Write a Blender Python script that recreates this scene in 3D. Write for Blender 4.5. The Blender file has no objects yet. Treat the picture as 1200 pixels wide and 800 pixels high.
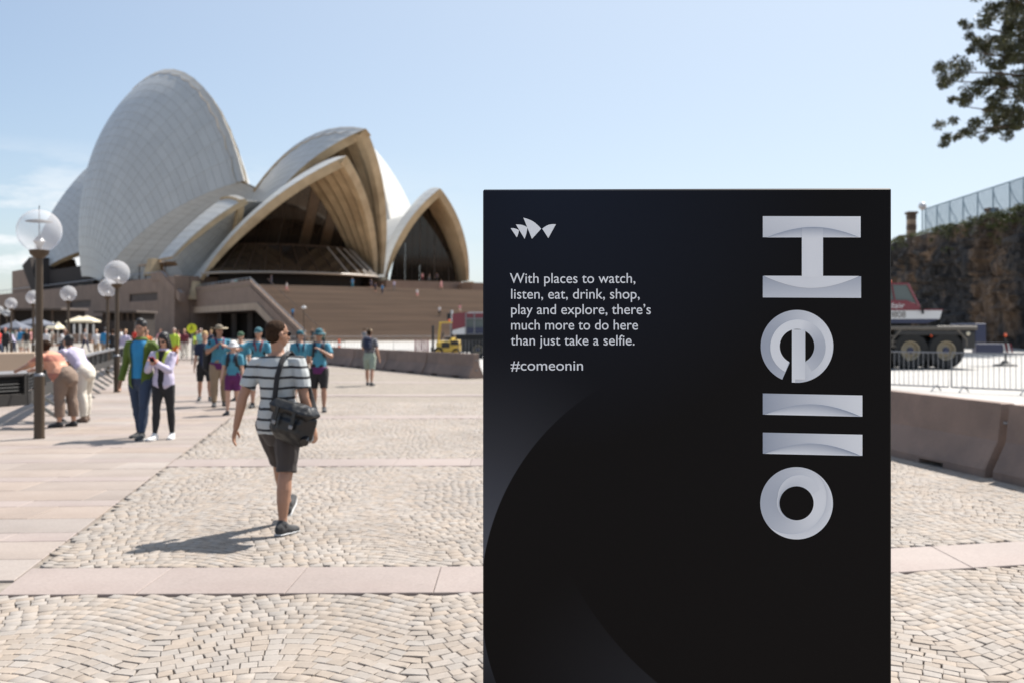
import bpy, bmesh, math, random
import numpy as np
from mathutils import Vector, Matrix, noise

random.seed(7)
rng = np.random.default_rng(7)
sc = bpy.context.scene
COL = sc.collection

# ------------------------------------------------------------------ camera
F = 1167.0          # focal length in photo pixels (photo is 1200 x 800)
HZ = 386.0          # horizon row in the photo
CZ = 1.68           # eye height
cam_d = bpy.data.cameras.new('camera')
cam = bpy.data.objects.new('camera', cam_d)
COL.objects.link(cam)
cam.location = (0, 0, CZ)
cam.rotation_euler = (math.radians(90), 0, 0)
cam_d.sensor_width = 36.0
cam_d.lens = 36.0 * F / 1200.0
cam_d.shift_y = -(400 - HZ) / 1200.0
cam_d.clip_start = 0.05
cam_d.clip_end = 6000
cam_d.dof.use_dof = True
cam_d.dof.focus_distance = 2.94
cam_d.dof.aperture_fstop = 3.9
cam_d.dof.aperture_blades = 0
sc.camera = cam

# ------------------------------------------------------------------ light
SUN_AZ = math.radians(49)      # clockwise from +Y
SUN_EL = math.radians(56)
world = bpy.data.worlds.new('World')
sc.world = world
world.use_nodes = True
wn, wl = world.node_tree.nodes, world.node_tree.links
wn.clear()
w_out = wn.new('ShaderNodeOutputWorld')
w_bg = wn.new('ShaderNodeBackground')
w_sky = wn.new('ShaderNodeTexSky')
w_sky.sky_type = 'NISHITA'
w_sky.sun_disc = False
w_sky.sun_elevation = SUN_EL
w_sky.sun_rotation = SUN_AZ
w_sky.altitude = 0
w_sky.air_density = 1.0
w_sky.dust_density = 1.0
w_sky.ozone_density = 1.6
w_bg.inputs['Strength'].default_value = 0.075
# thin clouds low on the left, mixed in by direction
w_tc = wn.new('ShaderNodeTexCoord')
w_map = wn.new('ShaderNodeMapping'); w_map.inputs['Scale'].default_value = (3.0, 3.0, 11.0)
w_no = wn.new('ShaderNodeTexNoise'); w_no.inputs['Scale'].default_value = 2.1
w_no.inputs['Detail'].default_value = 9; w_no.inputs['Roughness'].default_value = 0.62
w_rp = wn.new('ShaderNodeValToRGB')
w_rp.color_ramp.elements[0].position = 0.45; w_rp.color_ramp.elements[1].position = 0.56
w_map.inputs['Location'].default_value = (0.7, 0.2, 1.3)
w_sep = wn.new('ShaderNodeSeparateXYZ')
def wmath(op, a, b=None, clamp=False):
    n = wn.new('ShaderNodeMath'); n.operation = op; n.use_clamp = clamp
    for i, v in enumerate((a, b)):
        if v is None: continue
        if isinstance(v, (int, float)): n.inputs[i].default_value = v
        else: wl.new(v, n.inputs[i])
    return n.outputs[0]
wl.new(w_tc.outputs['Generated'], w_map.inputs['Vector'])
wl.new(w_map.outputs[0], w_no.inputs['Vector'])
wl.new(w_no.outputs['Fac'], w_rp.inputs[0])
wl.new(w_tc.outputs['Generated'], w_sep.inputs[0])
low = wmath('SUBTRACT', 1.3, wmath('MULTIPLY', w_sep.outputs['Z'], 7.5), True)      # clouds thin out with height
left = wmath('ADD', wmath('MULTIPLY', w_sep.outputs['X'], -2.6), -0.02, True)
cm = wmath('MULTIPLY', wmath('MULTIPLY', wmath('MULTIPLY', w_rp.outputs['Color'], low), left), 1.35, True)
sdir = (math.sin(SUN_AZ) * math.cos(SUN_EL), math.cos(SUN_AZ) * math.cos(SUN_EL), math.sin(SUN_EL))
dotn = wn.new('ShaderNodeVectorMath'); dotn.operation = 'DOT_PRODUCT'; dotn.inputs[1].default_value = sdir
wl.new(w_tc.outputs['Generated'], dotn.inputs[0])
aur = wmath('MULTIPLY', wmath('MULTIPLY', wmath('SUBTRACT', dotn.outputs['Value'], 0.25), 1.45, True), 0.9)   # haze round the sun
hor = wmath('MULTIPLY', wmath('POWER', wmath('SUBTRACT', 1.0, wmath('ABSOLUTE', w_sep.outputs['Z']), True), 4.0), 0.42)
veil = wmath('SUBTRACT', wmath('ADD', aur, hor), wmath('MULTIPLY', aur, hor))
w_mixv = wn.new('ShaderNodeMixRGB'); w_mixv.inputs[2].default_value = (5.5, 6.15, 6.85, 1)
wl.new(veil, w_mixv.inputs[0]); wl.new(w_sky.outputs[0], w_mixv.inputs[1])
w_mix = wn.new('ShaderNodeMixRGB'); w_mix.inputs[2].default_value = (7.0, 7.15, 7.3, 1)
wl.new(cm, w_mix.inputs[0]); wl.new(w_mixv.outputs[0], w_mix.inputs[1])
wl.new(w_mix.outputs[0], w_bg.inputs['Color'])
wl.new(w_bg.outputs[0], w_out.inputs[0])

sun_d = bpy.data.lights.new('sun', 'SUN')
sun_d.energy = 4.3
sun_d.angle = math.radians(0.53)
sun_d.color = (1.0, 0.955, 0.89)
sun = bpy.data.objects.new('sun', sun_d)
COL.objects.link(sun)
sv = Vector((math.sin(SUN_AZ) * math.cos(SUN_EL), math.cos(SUN_AZ) * math.cos(SUN_EL), math.sin(SUN_EL)))
sun.rotation_euler = sv.to_track_quat('Z', 'Y').to_euler()
sun.location = (60, 40, 80)

sc.view_settings.view_transform = 'Standard'
sc.view_settings.look = 'None'
sc.view_settings.exposure = 0.97
sc.view_settings.gamma = 1.0
sc.cycles.max_bounces = 6
sc.cycles.transparent_max_bounces = 12

# ------------------------------------------------------------------ helpers
def P(px, py, Y):
    return Vector(((px - 600) / F * Y, Y, CZ + (HZ - py) / F * Y))
def G(px, py, z=0.0):
    Y = (CZ - z) * F / (py - HZ)
    return Vector(((px - 600) / F * Y, Y, z))
def tag(o, label=None, cat=None, group=None, kind=None):
    if label: o['label'] = label
    if cat: o['category'] = cat
    if group: o['group'] = group
    if kind: o['kind'] = kind
    return o
def empty(name, loc=(0, 0, 0), rz=0.0):
    o = bpy.data.objects.new(name, None)
    o.empty_display_size = 0.3
    o.location = loc
    o.rotation_euler = (0, 0, rz)
    COL.objects.link(o)
    return o
def copy_tree(o, parent=None):
    c = o.copy()
    COL.objects.link(c)
    c.parent = parent
    for ch in list(o.children):
        copy_tree(ch, c)
    return c

class MB:
    """collects shapes for ONE mesh"""
    def __init__(s):
        s.v = []; s.f = []; s.m = []
    def add(s, vs, fs, mi=0):
        b = len(s.v)
        s.v.extend([tuple(v) for v in vs])
        for f in fs:
            s.f.append(tuple(i + b for i in f)); s.m.append(mi)
    def box(s, c, d, mi=0, rot=None, origin=None):
        x, y, z = d[0] / 2, d[1] / 2, d[2] / 2
        vs = [Vector((a, b, e)) for a in (-x, x) for b in (-y, y) for e in (-z, z)]
        if rot is not None: vs = [rot @ v for v in vs]
        vs = [v + Vector(c) for v in vs]
        s.add(vs, [(0, 1, 3, 2), (4, 6, 7, 5), (0, 4, 5, 1), (2, 3, 7, 6), (0, 2, 6, 4), (1, 5, 7, 3)], mi)
    def bbox(s, c, d, b=0.02, mi=0, rot=None):
        """box with chamfered edges all round (convex, 26 faces)"""
        x, y, z = d[0] / 2, d[1] / 2, d[2] / 2
        b = min(b, x * .9, y * .9, z * .9)
        bm = bmesh.new()
        for sx in (-1, 1):
            for sy in (-1, 1):
                for sz in (-1, 1):
                    for p in ((x - b, y - b, z), (x - b, y, z - b), (x, y - b, z - b)):
                        bm.verts.new((p[0] * sx, p[1] * sy, p[2] * sz))
        r = bmesh.ops.convex_hull(bm, input=bm.verts)
        bm.verts.index_update()
        vs = [v.co.copy() for v in bm.verts]
        if rot is not None: vs = [rot @ v for v in vs]
        vs = [v + Vector(c) for v in vs]
        s.add(vs, [[v.index for v in f.verts] for f in bm.faces], mi)
        bm.free()
    def prism(s, poly, z0, z1, mi=0):
        n = len(poly)
        a = sum(poly[i][0] * poly[(i + 1) % n][1] - poly[(i + 1) % n][0] * poly[i][1] for i in range(n))
        if a < 0: poly = poly[::-1]
        vs = [(p[0], p[1], z0) for p in poly] + [(p[0], p[1], z1) for p in poly]
        fs = [tuple(range(n))[::-1], tuple(range(n, 2 * n))]
        fs += [(i, (i + 1) % n, n + (i + 1) % n, n + i) for i in range(n)]
        s.add(vs, fs, mi)
    def ext(s, poly3, vec, mi=0):
        """extrude a planar 3D polygon along vec"""
        n = len(poly3); vec = Vector(vec)
        vs = [Vector(p) for p in poly3] + [Vector(p) + vec for p in poly3]
        fs = [tuple(range(n)), tuple(range(n, 2 * n))[::-1]]
        fs += [(i, n + i, n + (i + 1) % n, (i + 1) % n) for i in range(n)]
        s.add(vs, fs, mi)
    def tube(s, pts, r, n=8, mi=0, cap=True, ref=None):
        pts = [Vector(p) for p in pts]
        rs = r if isinstance(r, (list, tuple)) else [r] * len(pts)
        base = len(s.v)
        up = None
        for i, p in enumerate(pts):
            if i == 0: d = pts[1] - p
            elif i == len(pts) - 1: d = p - pts[i - 1]
            else: d = (pts[i + 1] - pts[i - 1])
            d = d.normalized() if d.length > 1e-9 else Vector((0, 0, 1))
            if up is None:
                up = Vector(ref) if ref else (Vector((0, 0, 1)) if abs(d.z) < .9 else Vector((1, 0, 0)))
            a = d.cross(up)
            if a.length < 1e-6: a = d.orthogonal()
            a.normalize(); b = a.cross(d).normalized(); up = b
            rr = rs[i]
            rx, ry = rr if isinstance(rr, (tuple, list)) else (rr, rr)
            for k in range(n):
                t = 2 * math.pi * k / n
                s.v.append(tuple(p + a * math.cos(t) * rx + b * math.sin(t) * ry))
        for i in range(len(pts) - 1):
            for k in range(n):
                k2 = (k + 1) % n
                s.f.append((base + i * n + k, base + i * n + k2, base + (i + 1) * n + k2, base + (i + 1) * n + k)); s.m.append(mi)
        if cap:
            s.f.append(tuple(base + k for k in range(n))[::-1]); s.m.append(mi)
            e = base + (len(pts) - 1) * n
            s.f.append(tuple(e + k for k in range(n))); s.m.append(mi)
    def lathe(s, prof, c=(0, 0, 0), n=20, mi=0, cap=True):
        base = len(s.v)
        for r, z in prof:
            for k in range(n):
                t = 2 * math.pi * k / n
                s.v.append((c[0] + r * math.cos(t), c[1] + r * math.sin(t), c[2] + z))
        for i in range(len(prof) - 1):
            for k in range(n):
                k2 = (k + 1) % n
                s.f.append((base + i * n + k, base + i * n + k2, base + (i + 1) * n + k2, base + (i + 1) * n + k)); s.m.append(mi)
        if cap:
            s.f.append(tuple(base + k for k in range(n))[::-1]); s.m.append(mi)
            e = base + (len(prof) - 1) * n
            s.f.append(tuple(e + k for k in range(n))); s.m.append(mi)
    def ball(s, c, r, n=12, m=8, mi=0, rot=None):
        rx, ry, rz = r if isinstance(r, (tuple, list)) else (r, r, r)
        vs = [Vector((0, 0, -rz))]
        for i in range(1, m):
            ph = math.pi * i / m
            for k in range(n):
                t = 2 * math.pi * k / n
                vs.append(Vector((rx * math.sin(ph) * math.cos(t), ry * math.sin(ph) * math.sin(t), -rz * math.cos(ph))))
        vs.append(Vector((0, 0, rz)))
        if rot is not None: vs = [rot @ v for v in vs]
        vs = [v + Vector(c) for v in vs]
        fs = [(0, 1 + (k + 1) % n, 1 + k) for k in range(n)]
        for i in range(m - 2):
            for k in range(n):
                a = 1 + i * n; b = a + n; k2 = (k + 1) % n
                fs.append((a + k, a + k2, b + k2, b + k))
        e = 1 + (m - 2) * n
        fs += [(e + k, e + (k + 1) % n, e + n) for k in range(n)]
        s.add(vs, fs, mi)
    def mesh(s, name, mats, smooth=False, fix=False):
        me = bpy.data.meshes.new(name)
        me.from_pydata(s.v, [], s.f)
        if not isinstance(mats, (list, tuple)): mats = [mats]
        for m in mats: me.materials.append(m)
        if len(mats) > 1: me.polygons.foreach_set('material_index', s.m)
        if smooth: me.polygons.foreach_set('use_smooth', [True] * len(me.polygons))
        if fix:
            bm = bmesh.new(); bm.from_mesh(me)
            bmesh.ops.recalc_face_normals(bm, faces=bm.faces); bm.to_mesh(me); bm.free()
        me.update()
        return me
    def build(s, name, mats, parent=None, smooth=False, fix=False, auto=False, loc=None):
        me = s.mesh(name, mats, smooth, fix)
        if auto:
            me.polygons.foreach_set('use_smooth', [True] * len(me.polygons))
            me.set_sharp_from_angle(angle=math.radians(38))
        o = bpy.data.objects.new(name, me)
        COL.objects.link(o)
        if parent is not None: o.parent = parent
        if loc is not None: o.location = loc
        return o

# ------------------------------------------------------------------ materials
MATS = {}
def mat(name, col, rough=0.6, metal=0.0, spec=0.5, var=0.0, vscale=3.0, bump=0.0, bscale=20.0, island=0.0,
        var2=None, v2scale=0.6, v2pos=(0.45, 0.62), coord='Object', stretch=None, sheen=0.0, coat=0.0, bdist=0.02, hue=0.0, stain=0.0, spots=0.0):
    m = bpy.data.materials.new(name); m.use_nodes = True
    nt = m.node_tree; N, L = nt.nodes, nt.links
    b = N['Principled BSDF']
    b.inputs['Roughness'].default_value = rough
    b.inputs['Metallic'].default_value = metal
    b.inputs['Specular IOR Level'].default_value = spec
    if sheen: b.inputs['Sheen Weight'].default_value = sheen
    if coat: b.inputs['Coat Weight'].default_value = coat
    src = None
    tc = N.new('ShaderNodeTexCoord')
    vec = tc.outputs[coord]
    if stretch:
        mp = N.new('ShaderNodeMapping'); mp.inputs['Scale'].default_value = stretch
        L.new(vec, mp.inputs['Vector']); vec = mp.outputs[0]
    rgb = N.new('ShaderNodeRGB'); rgb.outputs[0].default_value = (*col, 1)
    src = rgb.outputs[0]
    if var2:
        n2 = N.new('ShaderNodeTexNoise'); n2.inputs['Scale'].default_value = v2scale; n2.inputs['Detail'].default_value = 8
        n2.inputs['Roughness'].default_value = 0.6
        L.new(vec, n2.inputs['Vector'])
        r2 = N.new('ShaderNodeValToRGB'); r2.color_ramp.elements[0].position = v2pos[0]; r2.color_ramp.elements[1].position = v2pos[1]
        L.new(n2.outputs['Fac'], r2.inputs[0])
        mx = N.new('ShaderNodeMixRGB'); mx.inputs[2].default_value = (*var2, 1)
        L.new(r2.outputs[0], mx.inputs[0]); L.new(src, mx.inputs[1]); src = mx.outputs[0]
    if var > 0:
        n1 = N.new('ShaderNodeTexNoise'); n1.inputs['Scale'].default_value = vscale; n1.inputs['Detail'].default_value = 6
        L.new(vec, n1.inputs['Vector'])
        mr = N.new('ShaderNodeMapRange'); mr.inputs[1].default_value = 0.3; mr.inputs[2].default_value = 0.7
        mr.inputs[3].default_value = 1 - var; mr.inputs[4].default_value = 1 + var
        L.new(n1.outputs['Fac'], mr.inputs[0])
        vm = N.new('ShaderNodeVectorMath'); vm.operation = 'SCALE'
        L.new(src, vm.inputs[0]); L.new(mr.outputs[0], vm.inputs['Scale']); src = vm.outputs[0]
    if island > 0:
        ge = N.new('ShaderNodeNewGeometry'); oi = N.new('ShaderNodeObjectInfo')
        ad = N.new('ShaderNodeMath'); ad.operation = 'ADD'
        L.new(ge.outputs['Random Per Island'], ad.inputs[0]); L.new(oi.outputs['Random'], ad.inputs[1])
        fr = N.new('ShaderNodeMath'); fr.operation = 'FRACT'; L.new(ad.outputs[0], fr.inputs[0])
        mr = N.new('ShaderNodeMapRange'); mr.inputs[3].default_value = 1 - island; mr.inputs[4].default_value = 1 + island
        L.new(fr.outputs[0], mr.inputs[0])
        vm = N.new('ShaderNodeVectorMath'); vm.operation = 'SCALE'
        L.new(src, vm.inputs[0]); L.new(mr.outputs[0], vm.inputs['Scale']); src = vm.outputs[0]
        if hue:
            hs = N.new('ShaderNodeHueSaturation')
            f2 = N.new('ShaderNodeMath'); f2.operation = 'MULTIPLY'; f2.inputs[1].default_value = 7.31; L.new(fr.outputs[0], f2.inputs[0])
            f3 = N.new('ShaderNodeMath'); f3.operation = 'FRACT'; L.new(f2.outputs[0], f3.inputs[0])
            m3 = N.new('ShaderNodeMapRange'); m3.inputs[3].default_value = 1 - hue; m3.inputs[4].default_value = 1 + hue
            L.new(f3.outputs[0], m3.inputs[0]); L.new(m3.outputs[0], hs.inputs['Saturation']); L.new(src, hs.inputs['Color']); src = hs.outputs[0]
    if stain or spots:      # wear laid over neighbouring pieces alike, by place
        gp = N.new('ShaderNodeNewGeometry')
        if stain:
            n3_ = N.new('ShaderNodeTexNoise'); n3_.inputs['Scale'].default_value = 0.55; n3_.inputs['Detail'].default_value = 9; n3_.inputs['Roughness'].default_value = 0.68
            L.new(gp.outputs['Position'], n3_.inputs['Vector'])
            m4 = N.new('ShaderNodeMapRange'); m4.inputs[1].default_value = 0.36; m4.inputs[2].default_value = 0.62; m4.inputs[3].default_value = 1 - stain; m4.inputs[4].default_value = 1 + stain * .35
            L.new(n3_.outputs['Fac'], m4.inputs[0])
            v4 = N.new('ShaderNodeVectorMath'); v4.operation = 'SCALE'; L.new(src, v4.inputs[0]); L.new(m4.outputs[0], v4.inputs['Scale']); src = v4.outputs[0]
        if spots:
            vo = N.new('ShaderNodeTexVoronoi'); vo.inputs['Scale'].default_value = 2.3; L.new(gp.outputs['Position'], vo.inputs['Vector'])
            m5 = N.new('ShaderNodeMapRange'); m5.inputs[1].default_value = 0.028; m5.inputs[2].default_value = 0.055; m5.inputs[3].default_value = 1 - spots; m5.inputs[4].default_value = 1
            L.new(vo.outputs['Distance'], m5.inputs[0])
            v5 = N.new('ShaderNodeVectorMath'); v5.operation = 'SCALE'; L.new(src, v5.inputs[0]); L.new(m5.outputs[0], v5.inputs['Scale']); src = v5.outputs[0]
    L.new(src, b.inputs['Base Color'])
    if bump > 0:
        nb = N.new('ShaderNodeTexNoise'); nb.inputs['Scale'].default_value = bscale; nb.inputs['Detail'].default_value = 5
        L.new(vec, nb.inputs['Vector'])
        bp = N.new('ShaderNodeBump'); bp.inputs['Strength'].default_value = bump; bp.inputs['Distance'].default_value = bdist
        L.new(nb.outputs['Fac'], bp.inputs['Height']); L.new(bp.outputs[0], b.inputs['Normal'])
    MATS[name] = m
    return m
def M(name): return MATS[name]
def C(hexs):
    """sRGB hex -> linear"""
    h = hexs.lstrip('#')
    out = []
    for i in (0, 2, 4):
        c = int(h[i:i + 2], 16) / 255
        out.append(c / 12.92 if c <= 0.04045 else ((c + 0.055) / 1.055) ** 2.4)
    return tuple(out)
# ------------------------------------------------------------------ opera house
mat('roof_tile', (0.495, 0.487, 0.46), rough=0.34, spec=0.5, island=0.035, var=0.04, vscale=0.25)
mat('roof_joint', (0.475, 0.45, 0.41), rough=0.8, var=0.08, vscale=0.4)
mat('shell_concrete', (0.50, 0.39, 0.25), rough=0.8, var=0.14, vscale=0.35, var2=(0.40, 0.30, 0.185), v2scale=0.16, bump=0.2, bscale=2.0)
mat('podium_granite', (0.23, 0.158, 0.118), rough=0.75, var=0.10, vscale=0.5, island=0.05, bump=0.25, bscale=3.0, bdist=0.05)
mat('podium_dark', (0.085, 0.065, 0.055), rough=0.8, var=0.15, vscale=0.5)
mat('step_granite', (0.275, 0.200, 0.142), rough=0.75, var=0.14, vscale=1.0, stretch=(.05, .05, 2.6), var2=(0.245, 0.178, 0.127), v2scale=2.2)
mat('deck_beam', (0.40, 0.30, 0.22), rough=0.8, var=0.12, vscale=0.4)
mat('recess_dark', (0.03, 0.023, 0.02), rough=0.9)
mat('bronze_glass', (0.030, 0.021, 0.015), rough=0.06, spec=0.6, var=0.5, vscale=0.2)
mat('bronze', (0.07, 0.045, 0.03), rough=0.45, metal=0.4)
mat('pale_mullion', (0.42, 0.36, 0.30), rough=0.5)
mat('steel', (0.42, 0.42, 0.42), rough=0.35, metal=0.9)
mat('lit_pane', (0.095, 0.06, 0.036), rough=0.3, var=0.2, vscale=1.0)

UP = Vector((0, 0, 1))
def arc(p, q, bul, R, t):
    """point at t on a circular arc from p to q, bulging towards bul"""
    ch = q - p; L = ch.length; c = ch / L
    b = bul - c * bul.dot(c); b.normalize()
    R = max(R, L * 0.52)
    half = math.asin(L / (2 * R))
    a = -half + 2 * half * t
    return (p + q) / 2 + c * (R * math.sin(a)) + b * (R * math.cos(a) - R * math.cos(half))

class Half:
    def __init__(s, A, B, Ft, lat, Rr=75, Rb=75, ou=0.75, uu=0.65, back=0.0, n=None, spread=None):
        s.A, s.B, s.Ft, s.Rr, s.Rb = Vector(A), Vector(B), Vector(Ft), Rr, Rb
        s.spread = Vector(spread) if spread else Vector((0, 0, 0))
        s.bul = (Vector(lat) * ou + UP * uu + (Vector(n) * back if n else Vector((0, 0, 0)))).normalized()
    def S(s, u, t, off=0.0):
        r = arc(s.A, s.B, UP, s.Rr, u)
        p = arc(s.Ft + s.spread * u, r, s.bul, s.Rb, t)
        if off:
            p = p + s.N(u, t) * off
        return p
    def N(s, u, t):
        e = 0.01
        u0, u1 = max(0, u - e), min(1, u + e)
        tt = min(max(t, 0.06), 0.985)
        a = s.S(u1, tt) - s.S(u0, tt)
        b = s.S(u, tt + e) - s.S(u, tt - e)
        n = a.cross(b)
        if n.length < 1e-9: return s.bul
        n.normalize()
        return n if n.dot(s.bul) > 0 else -n

def build_shell(root, h, nr=12, rows=24, thick=1.5, single=False, joint=0.06, rib_depth=0.5, t0=0.035, side=''):
    """one half of a vaulted shell: tiled skin, concrete ribs beneath, tile lids laid on the skin"""
    nt = 26
    ts = [t0 + (1 - t0) * j / nt for j in range(nt + 1)]
    us = [i / nr for i in range(nr + 1)]
    out = MB()
    # outer skin
    g = [[h.S(u, t) for t in ts] for u in us]
    vs = [p for row in g for p in row]
    fs = []
    w = nt + 1
    for i in range(nr):
        for j in range(nt):
            fs.append((i * w + j, (i + 1) * w + j, (i + 1) * w + j + 1, i * w + j + 1))
    out.add(vs, fs, 0)
    # ribbed underside: each rib a V that stands down from the skin
    us2 = [i / (2 * nr) for i in range(2 * nr + 1)]
    g2 = []
    for k, u in enumerate(us2):
        d = thick + (rib_depth if k % 2 else 0.0)
        if k in (0, 2 * nr): d = thick + rib_depth * 0.5
        g2.append([h.S(u, t, -d * (0.35 + 0.65 * min(1, t * 2.2))) for t in ts])
    vs = [p for row in g2 for p in row]
    fs = []
    for i in range(2 * nr):
        for j in range(nt):
            fs.append((i * w + j, i * w + j + 1, (i + 1) * w + j + 1, (i + 1) * w + j))
    out.add(vs, fs, 1)
    # rims
    for (ro, ri) in ((g[0], g2[0]), (g[-1], g2[-1])):
        vs = list(ro) + list(ri)
        out.add(vs, [(j, j + 1, w + j + 1, w + j) for j in range(nt)], 1)
    vs = [r[0] for r in g] + [g2[2 * i][0] for i in range(nr + 1)]
    out.add(vs, [(i, i + 1, nr + 1 + i + 1, nr + 1 + i) for i in range(nr)], 1)
    o = out.build('roof_shell', [M('roof_joint'), M('shell_concrete')], root, smooth=False, fix=False)
    # tile lids
    rest = MB()
    for j in range(rows):
        ta, tb = t0 + (0.985 - t0) * j / rows, t0 + (0.985 - t0) * (j + 1) / rows
        for i in range(nr):
            ua, ub = i / nr, (i + 1) / nr
            pm = h.S((ua + ub) / 2, (ta + tb) / 2)
            wu = (h.S(ua, tb) - h.S(ub, tb)).length
            wt = (h.S(ua, tb) - h.S(ua, ta)).length
            if wu < 0.25: continue
            gu = min(0.2, joint / wu) * (ub - ua); gt = min(0.2, joint / wt) * (tb - ta)
            cs = [(ua + gu, ta + gt), (ub - gu, ta + gt), (ub - gu, tb - gt), (ua + gu, tb - gt)]
            top = [h.S(u, t, 0.055) for u, t in cs]; bot = [h.S(u, t, 0.0) for u, t in cs]
            fsq = [(0, 1, 2, 3), (0, 4, 5, 1), (1, 5, 6, 2), (2, 6, 7, 3), (3, 7, 4, 0)]
            n = (top[1] - top[0]).cross(top[3] - top[0])
            if n.dot(h.bul) < 0: fsq = [f[::-1] for f in fsq]
            if single:
                mb = MB(); mb.add(top + bot, fsq); mb.build('tile_panel', M('roof_tile'), o)
            else:
                rest.add(top + bot, fsq)
    if not single:
        r = rest.build('tile_panels', M('roof_tile'), o)
        r['kind'] = 'stuff'
    return o

def vec2(az):          # horizontal unit vector, degrees left of +Y
    a = math.radians(az)
    return Vector((-math.sin(a), math.cos(a), 0))
def east_of(n): return Vector((n.y, -n.x, 0))

def shell_pair(root, A, B, n, Fw, west_single=False, **kw):
    """A, B ridge ends in the symmetry plane, n the axis, Fw west foot"""
    e = east_of(n)
    A, B, Fw = Vector(A), Vector(B), Vector(Fw)
    d = (Fw - A).dot(e)
    Fe = Fw - e * (2 * d)
    hk = {k: kw.pop(k) for k in ('Rr', 'Rb', 'ou', 'uu', 'back', 'spread') if k in kw}
    hk['n'] = n
    Fe = Vector(kw.pop('Fe')) if 'Fe' in kw else Fe
    hw = Half(A, B, Fw, -e, **hk)
    he = Half(A, B, Fe, e, **hk)
    a = build_shell(root, hw, single=west_single, **kw)
    b = build_shell(root, he, **kw)
    for f, ft in ((a, Fw), (b, Fe)):
        mb = MB()
        mb.tube([ft + Vector((0, 0, -2.6)), ft + Vector((0, 0, 1.0))], [2.3, 1.3], n=6)
        mb.build('shell_pedestal', M('shell_concrete'), root)
    return hw, he

n2 = vec2(40); e2 = east_of(n2)
n1 = vec2(32); e1 = east_of(n1)
n3 = vec2(20); e3 = east_of(n3)

# --- concert hall
hall = empty('concert_hall', (-60, 230, 12))
tag(hall, 'tall white tiled sail vaults of the far left hall, highest roof of the opera house', 'building')
def local(root, *pts):
    o = Vector(root.location)
    return [Vector(p) - o for p in pts]
def ruled_patch(root, fa, fb, n=20, m=8):
    """tiled side shell closing the gap between two ribs"""
    mb = MB(); lid = MB()
    vs = []
    for i in range(n + 1):
        a, b = fa(i / n), fb(i / n)
        for j in range(m + 1):
            vs.append(a.lerp(b, j / m))
    w = m + 1
    fs = [(i * w + j, (i + 1) * w + j, (i + 1) * w + j + 1, i * w + j + 1) for i in range(n) for j in range(m)]
    mb.add(vs, fs)
    o = mb.build('side_shell', M('roof_joint'), root)
    for f in fs:
        q = [Vector(vs[k]) for k in f]
        c = sum(q, Vector()) / 4
        nn = (q[1] - q[0]).cross(q[3] - q[0])
        if nn.length < 1e-6: continue
        nn.normalize()
        if nn.dot(-c - Vector(root.location)) < 0: nn = -nn
        q2 = [c + (p - c) * 0.955 + nn * 0.10 for p in q]
        lid.add(q2 + [p - nn * 0.1 for p in q2], [(0, 1, 2, 3), (0, 4, 5, 1), (1, 5, 6, 2), (2, 6, 7, 3), (3, 7, 4, 0)])
    r = lid.build('tile_panels', M('roof_tile'), o); r['kind'] = 'stuff'
    return o

A = P(160, 101, 277); B = P(297, 213, 226)
B = A + (-n2) * (B - A).dot(-n2) + UP * (B.z - A.z)
Fw = Vector((-107.0, 249.0, 11.6))
A_, B_, F_ = local(hall, A, B, Fw)
hTw, hTe = shell_pair(hall, A_, B_, n2, F_, west_single=True, rows=24, nr=12, Rr=63, Rb=76, t0=0.05, spread=-n2 * 9)

# second vault, behind and lower
A = P(116, 184, 300); B = A - n2 * 50 + UP * (-30)
Fw = P(30, 328, 290)
A_, B_, F_ = local(hall, A, B, Fw)
h2w, h2e = shell_pair(hall, A_, B_, n2, F_, rows=20, nr=10, t0=0.05, Rb=70, spread=-n2 * 9)

# south vault of the hall (rear of the two nested mouths)
A = P(429, 151, 190); B = A + n2 * 47 + UP * (-6)
mid = A + n2 * 22
Fw = Vector((mid.x, mid.y, 12)) - e2 * 17.7
Fe_ = Vector((mid.x, mid.y, 12)) + e2 * 17.7
A_, B_, F_, Fe_ = local(hall, A, B, Vector((-59.0, 221.5, 12)), Fe_)
hS = shell_pair(hall, A_, B_, n2, F_, Fe=Fe_, rows=18, nr=10, Rr=62, Rb=60, t0=0.05, thick=1.5, spread=n2 * 8)
ruled_patch(hall, lambda t: hTw.S(1, 0.06 + 0.92 * t), lambda t: hS[0].S(1, 0.06 + 0.92 * t))
ruled_patch(hall, lambda t: hTe.S(1, 0.06 + 0.92 * t), lambda t: hS[1].S(1, 0.06 + 0.92 * t))

# --- restaurant: the nearer nested mouth and its small back shell
rest = empty('restaurant_pavilion', (-46, 200, 9.3))
tag(rest, 'lower vaulted pavilion with wide dark glass mouth, nearest of the sails', 'building')
A = P(406, 183, 185)
FL = P(229, 336, 198); FR = P(443, 333, 219)
ax = Vector(((FL + FR) / 2 - A)); ax.z = 0; nb = ax.normalized()
eb = east_of(nb)
B = A + nb * 34 + UP * (-5)
A_, B_, F_ = local(rest, A, B, FL)
hR = shell_pair(rest, A_, B_, nb, F_, rows=16, nr=8, Rr=60, Rb=74, t0=0.05, thick=1.4, spread=nb * 9)
# small shell that faces the other way
A = P(264, 231, 212); B = A - nb * 13 + UP * (-1.8)
F2 = P(181, 309, 211)
A_, B_, F_ = local(rest, A, B, F2)
h4 = shell_pair(rest, A_, B_, nb, F_, Fe=A_ - UP * (A_.z - 2.5) + eb * 0.5 + nb * 13, rows=10, nr=6, Rr=45, Rb=60, t0=0.05, thick=0.9, spread=-nb * 11)
ruled_patch(rest, lambda t: h4[0].S(1, 0.06 + 0.92 * t), lambda t: hR[0].S(1, 0.06 + 0.92 * t), n=13, m=5)

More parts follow.
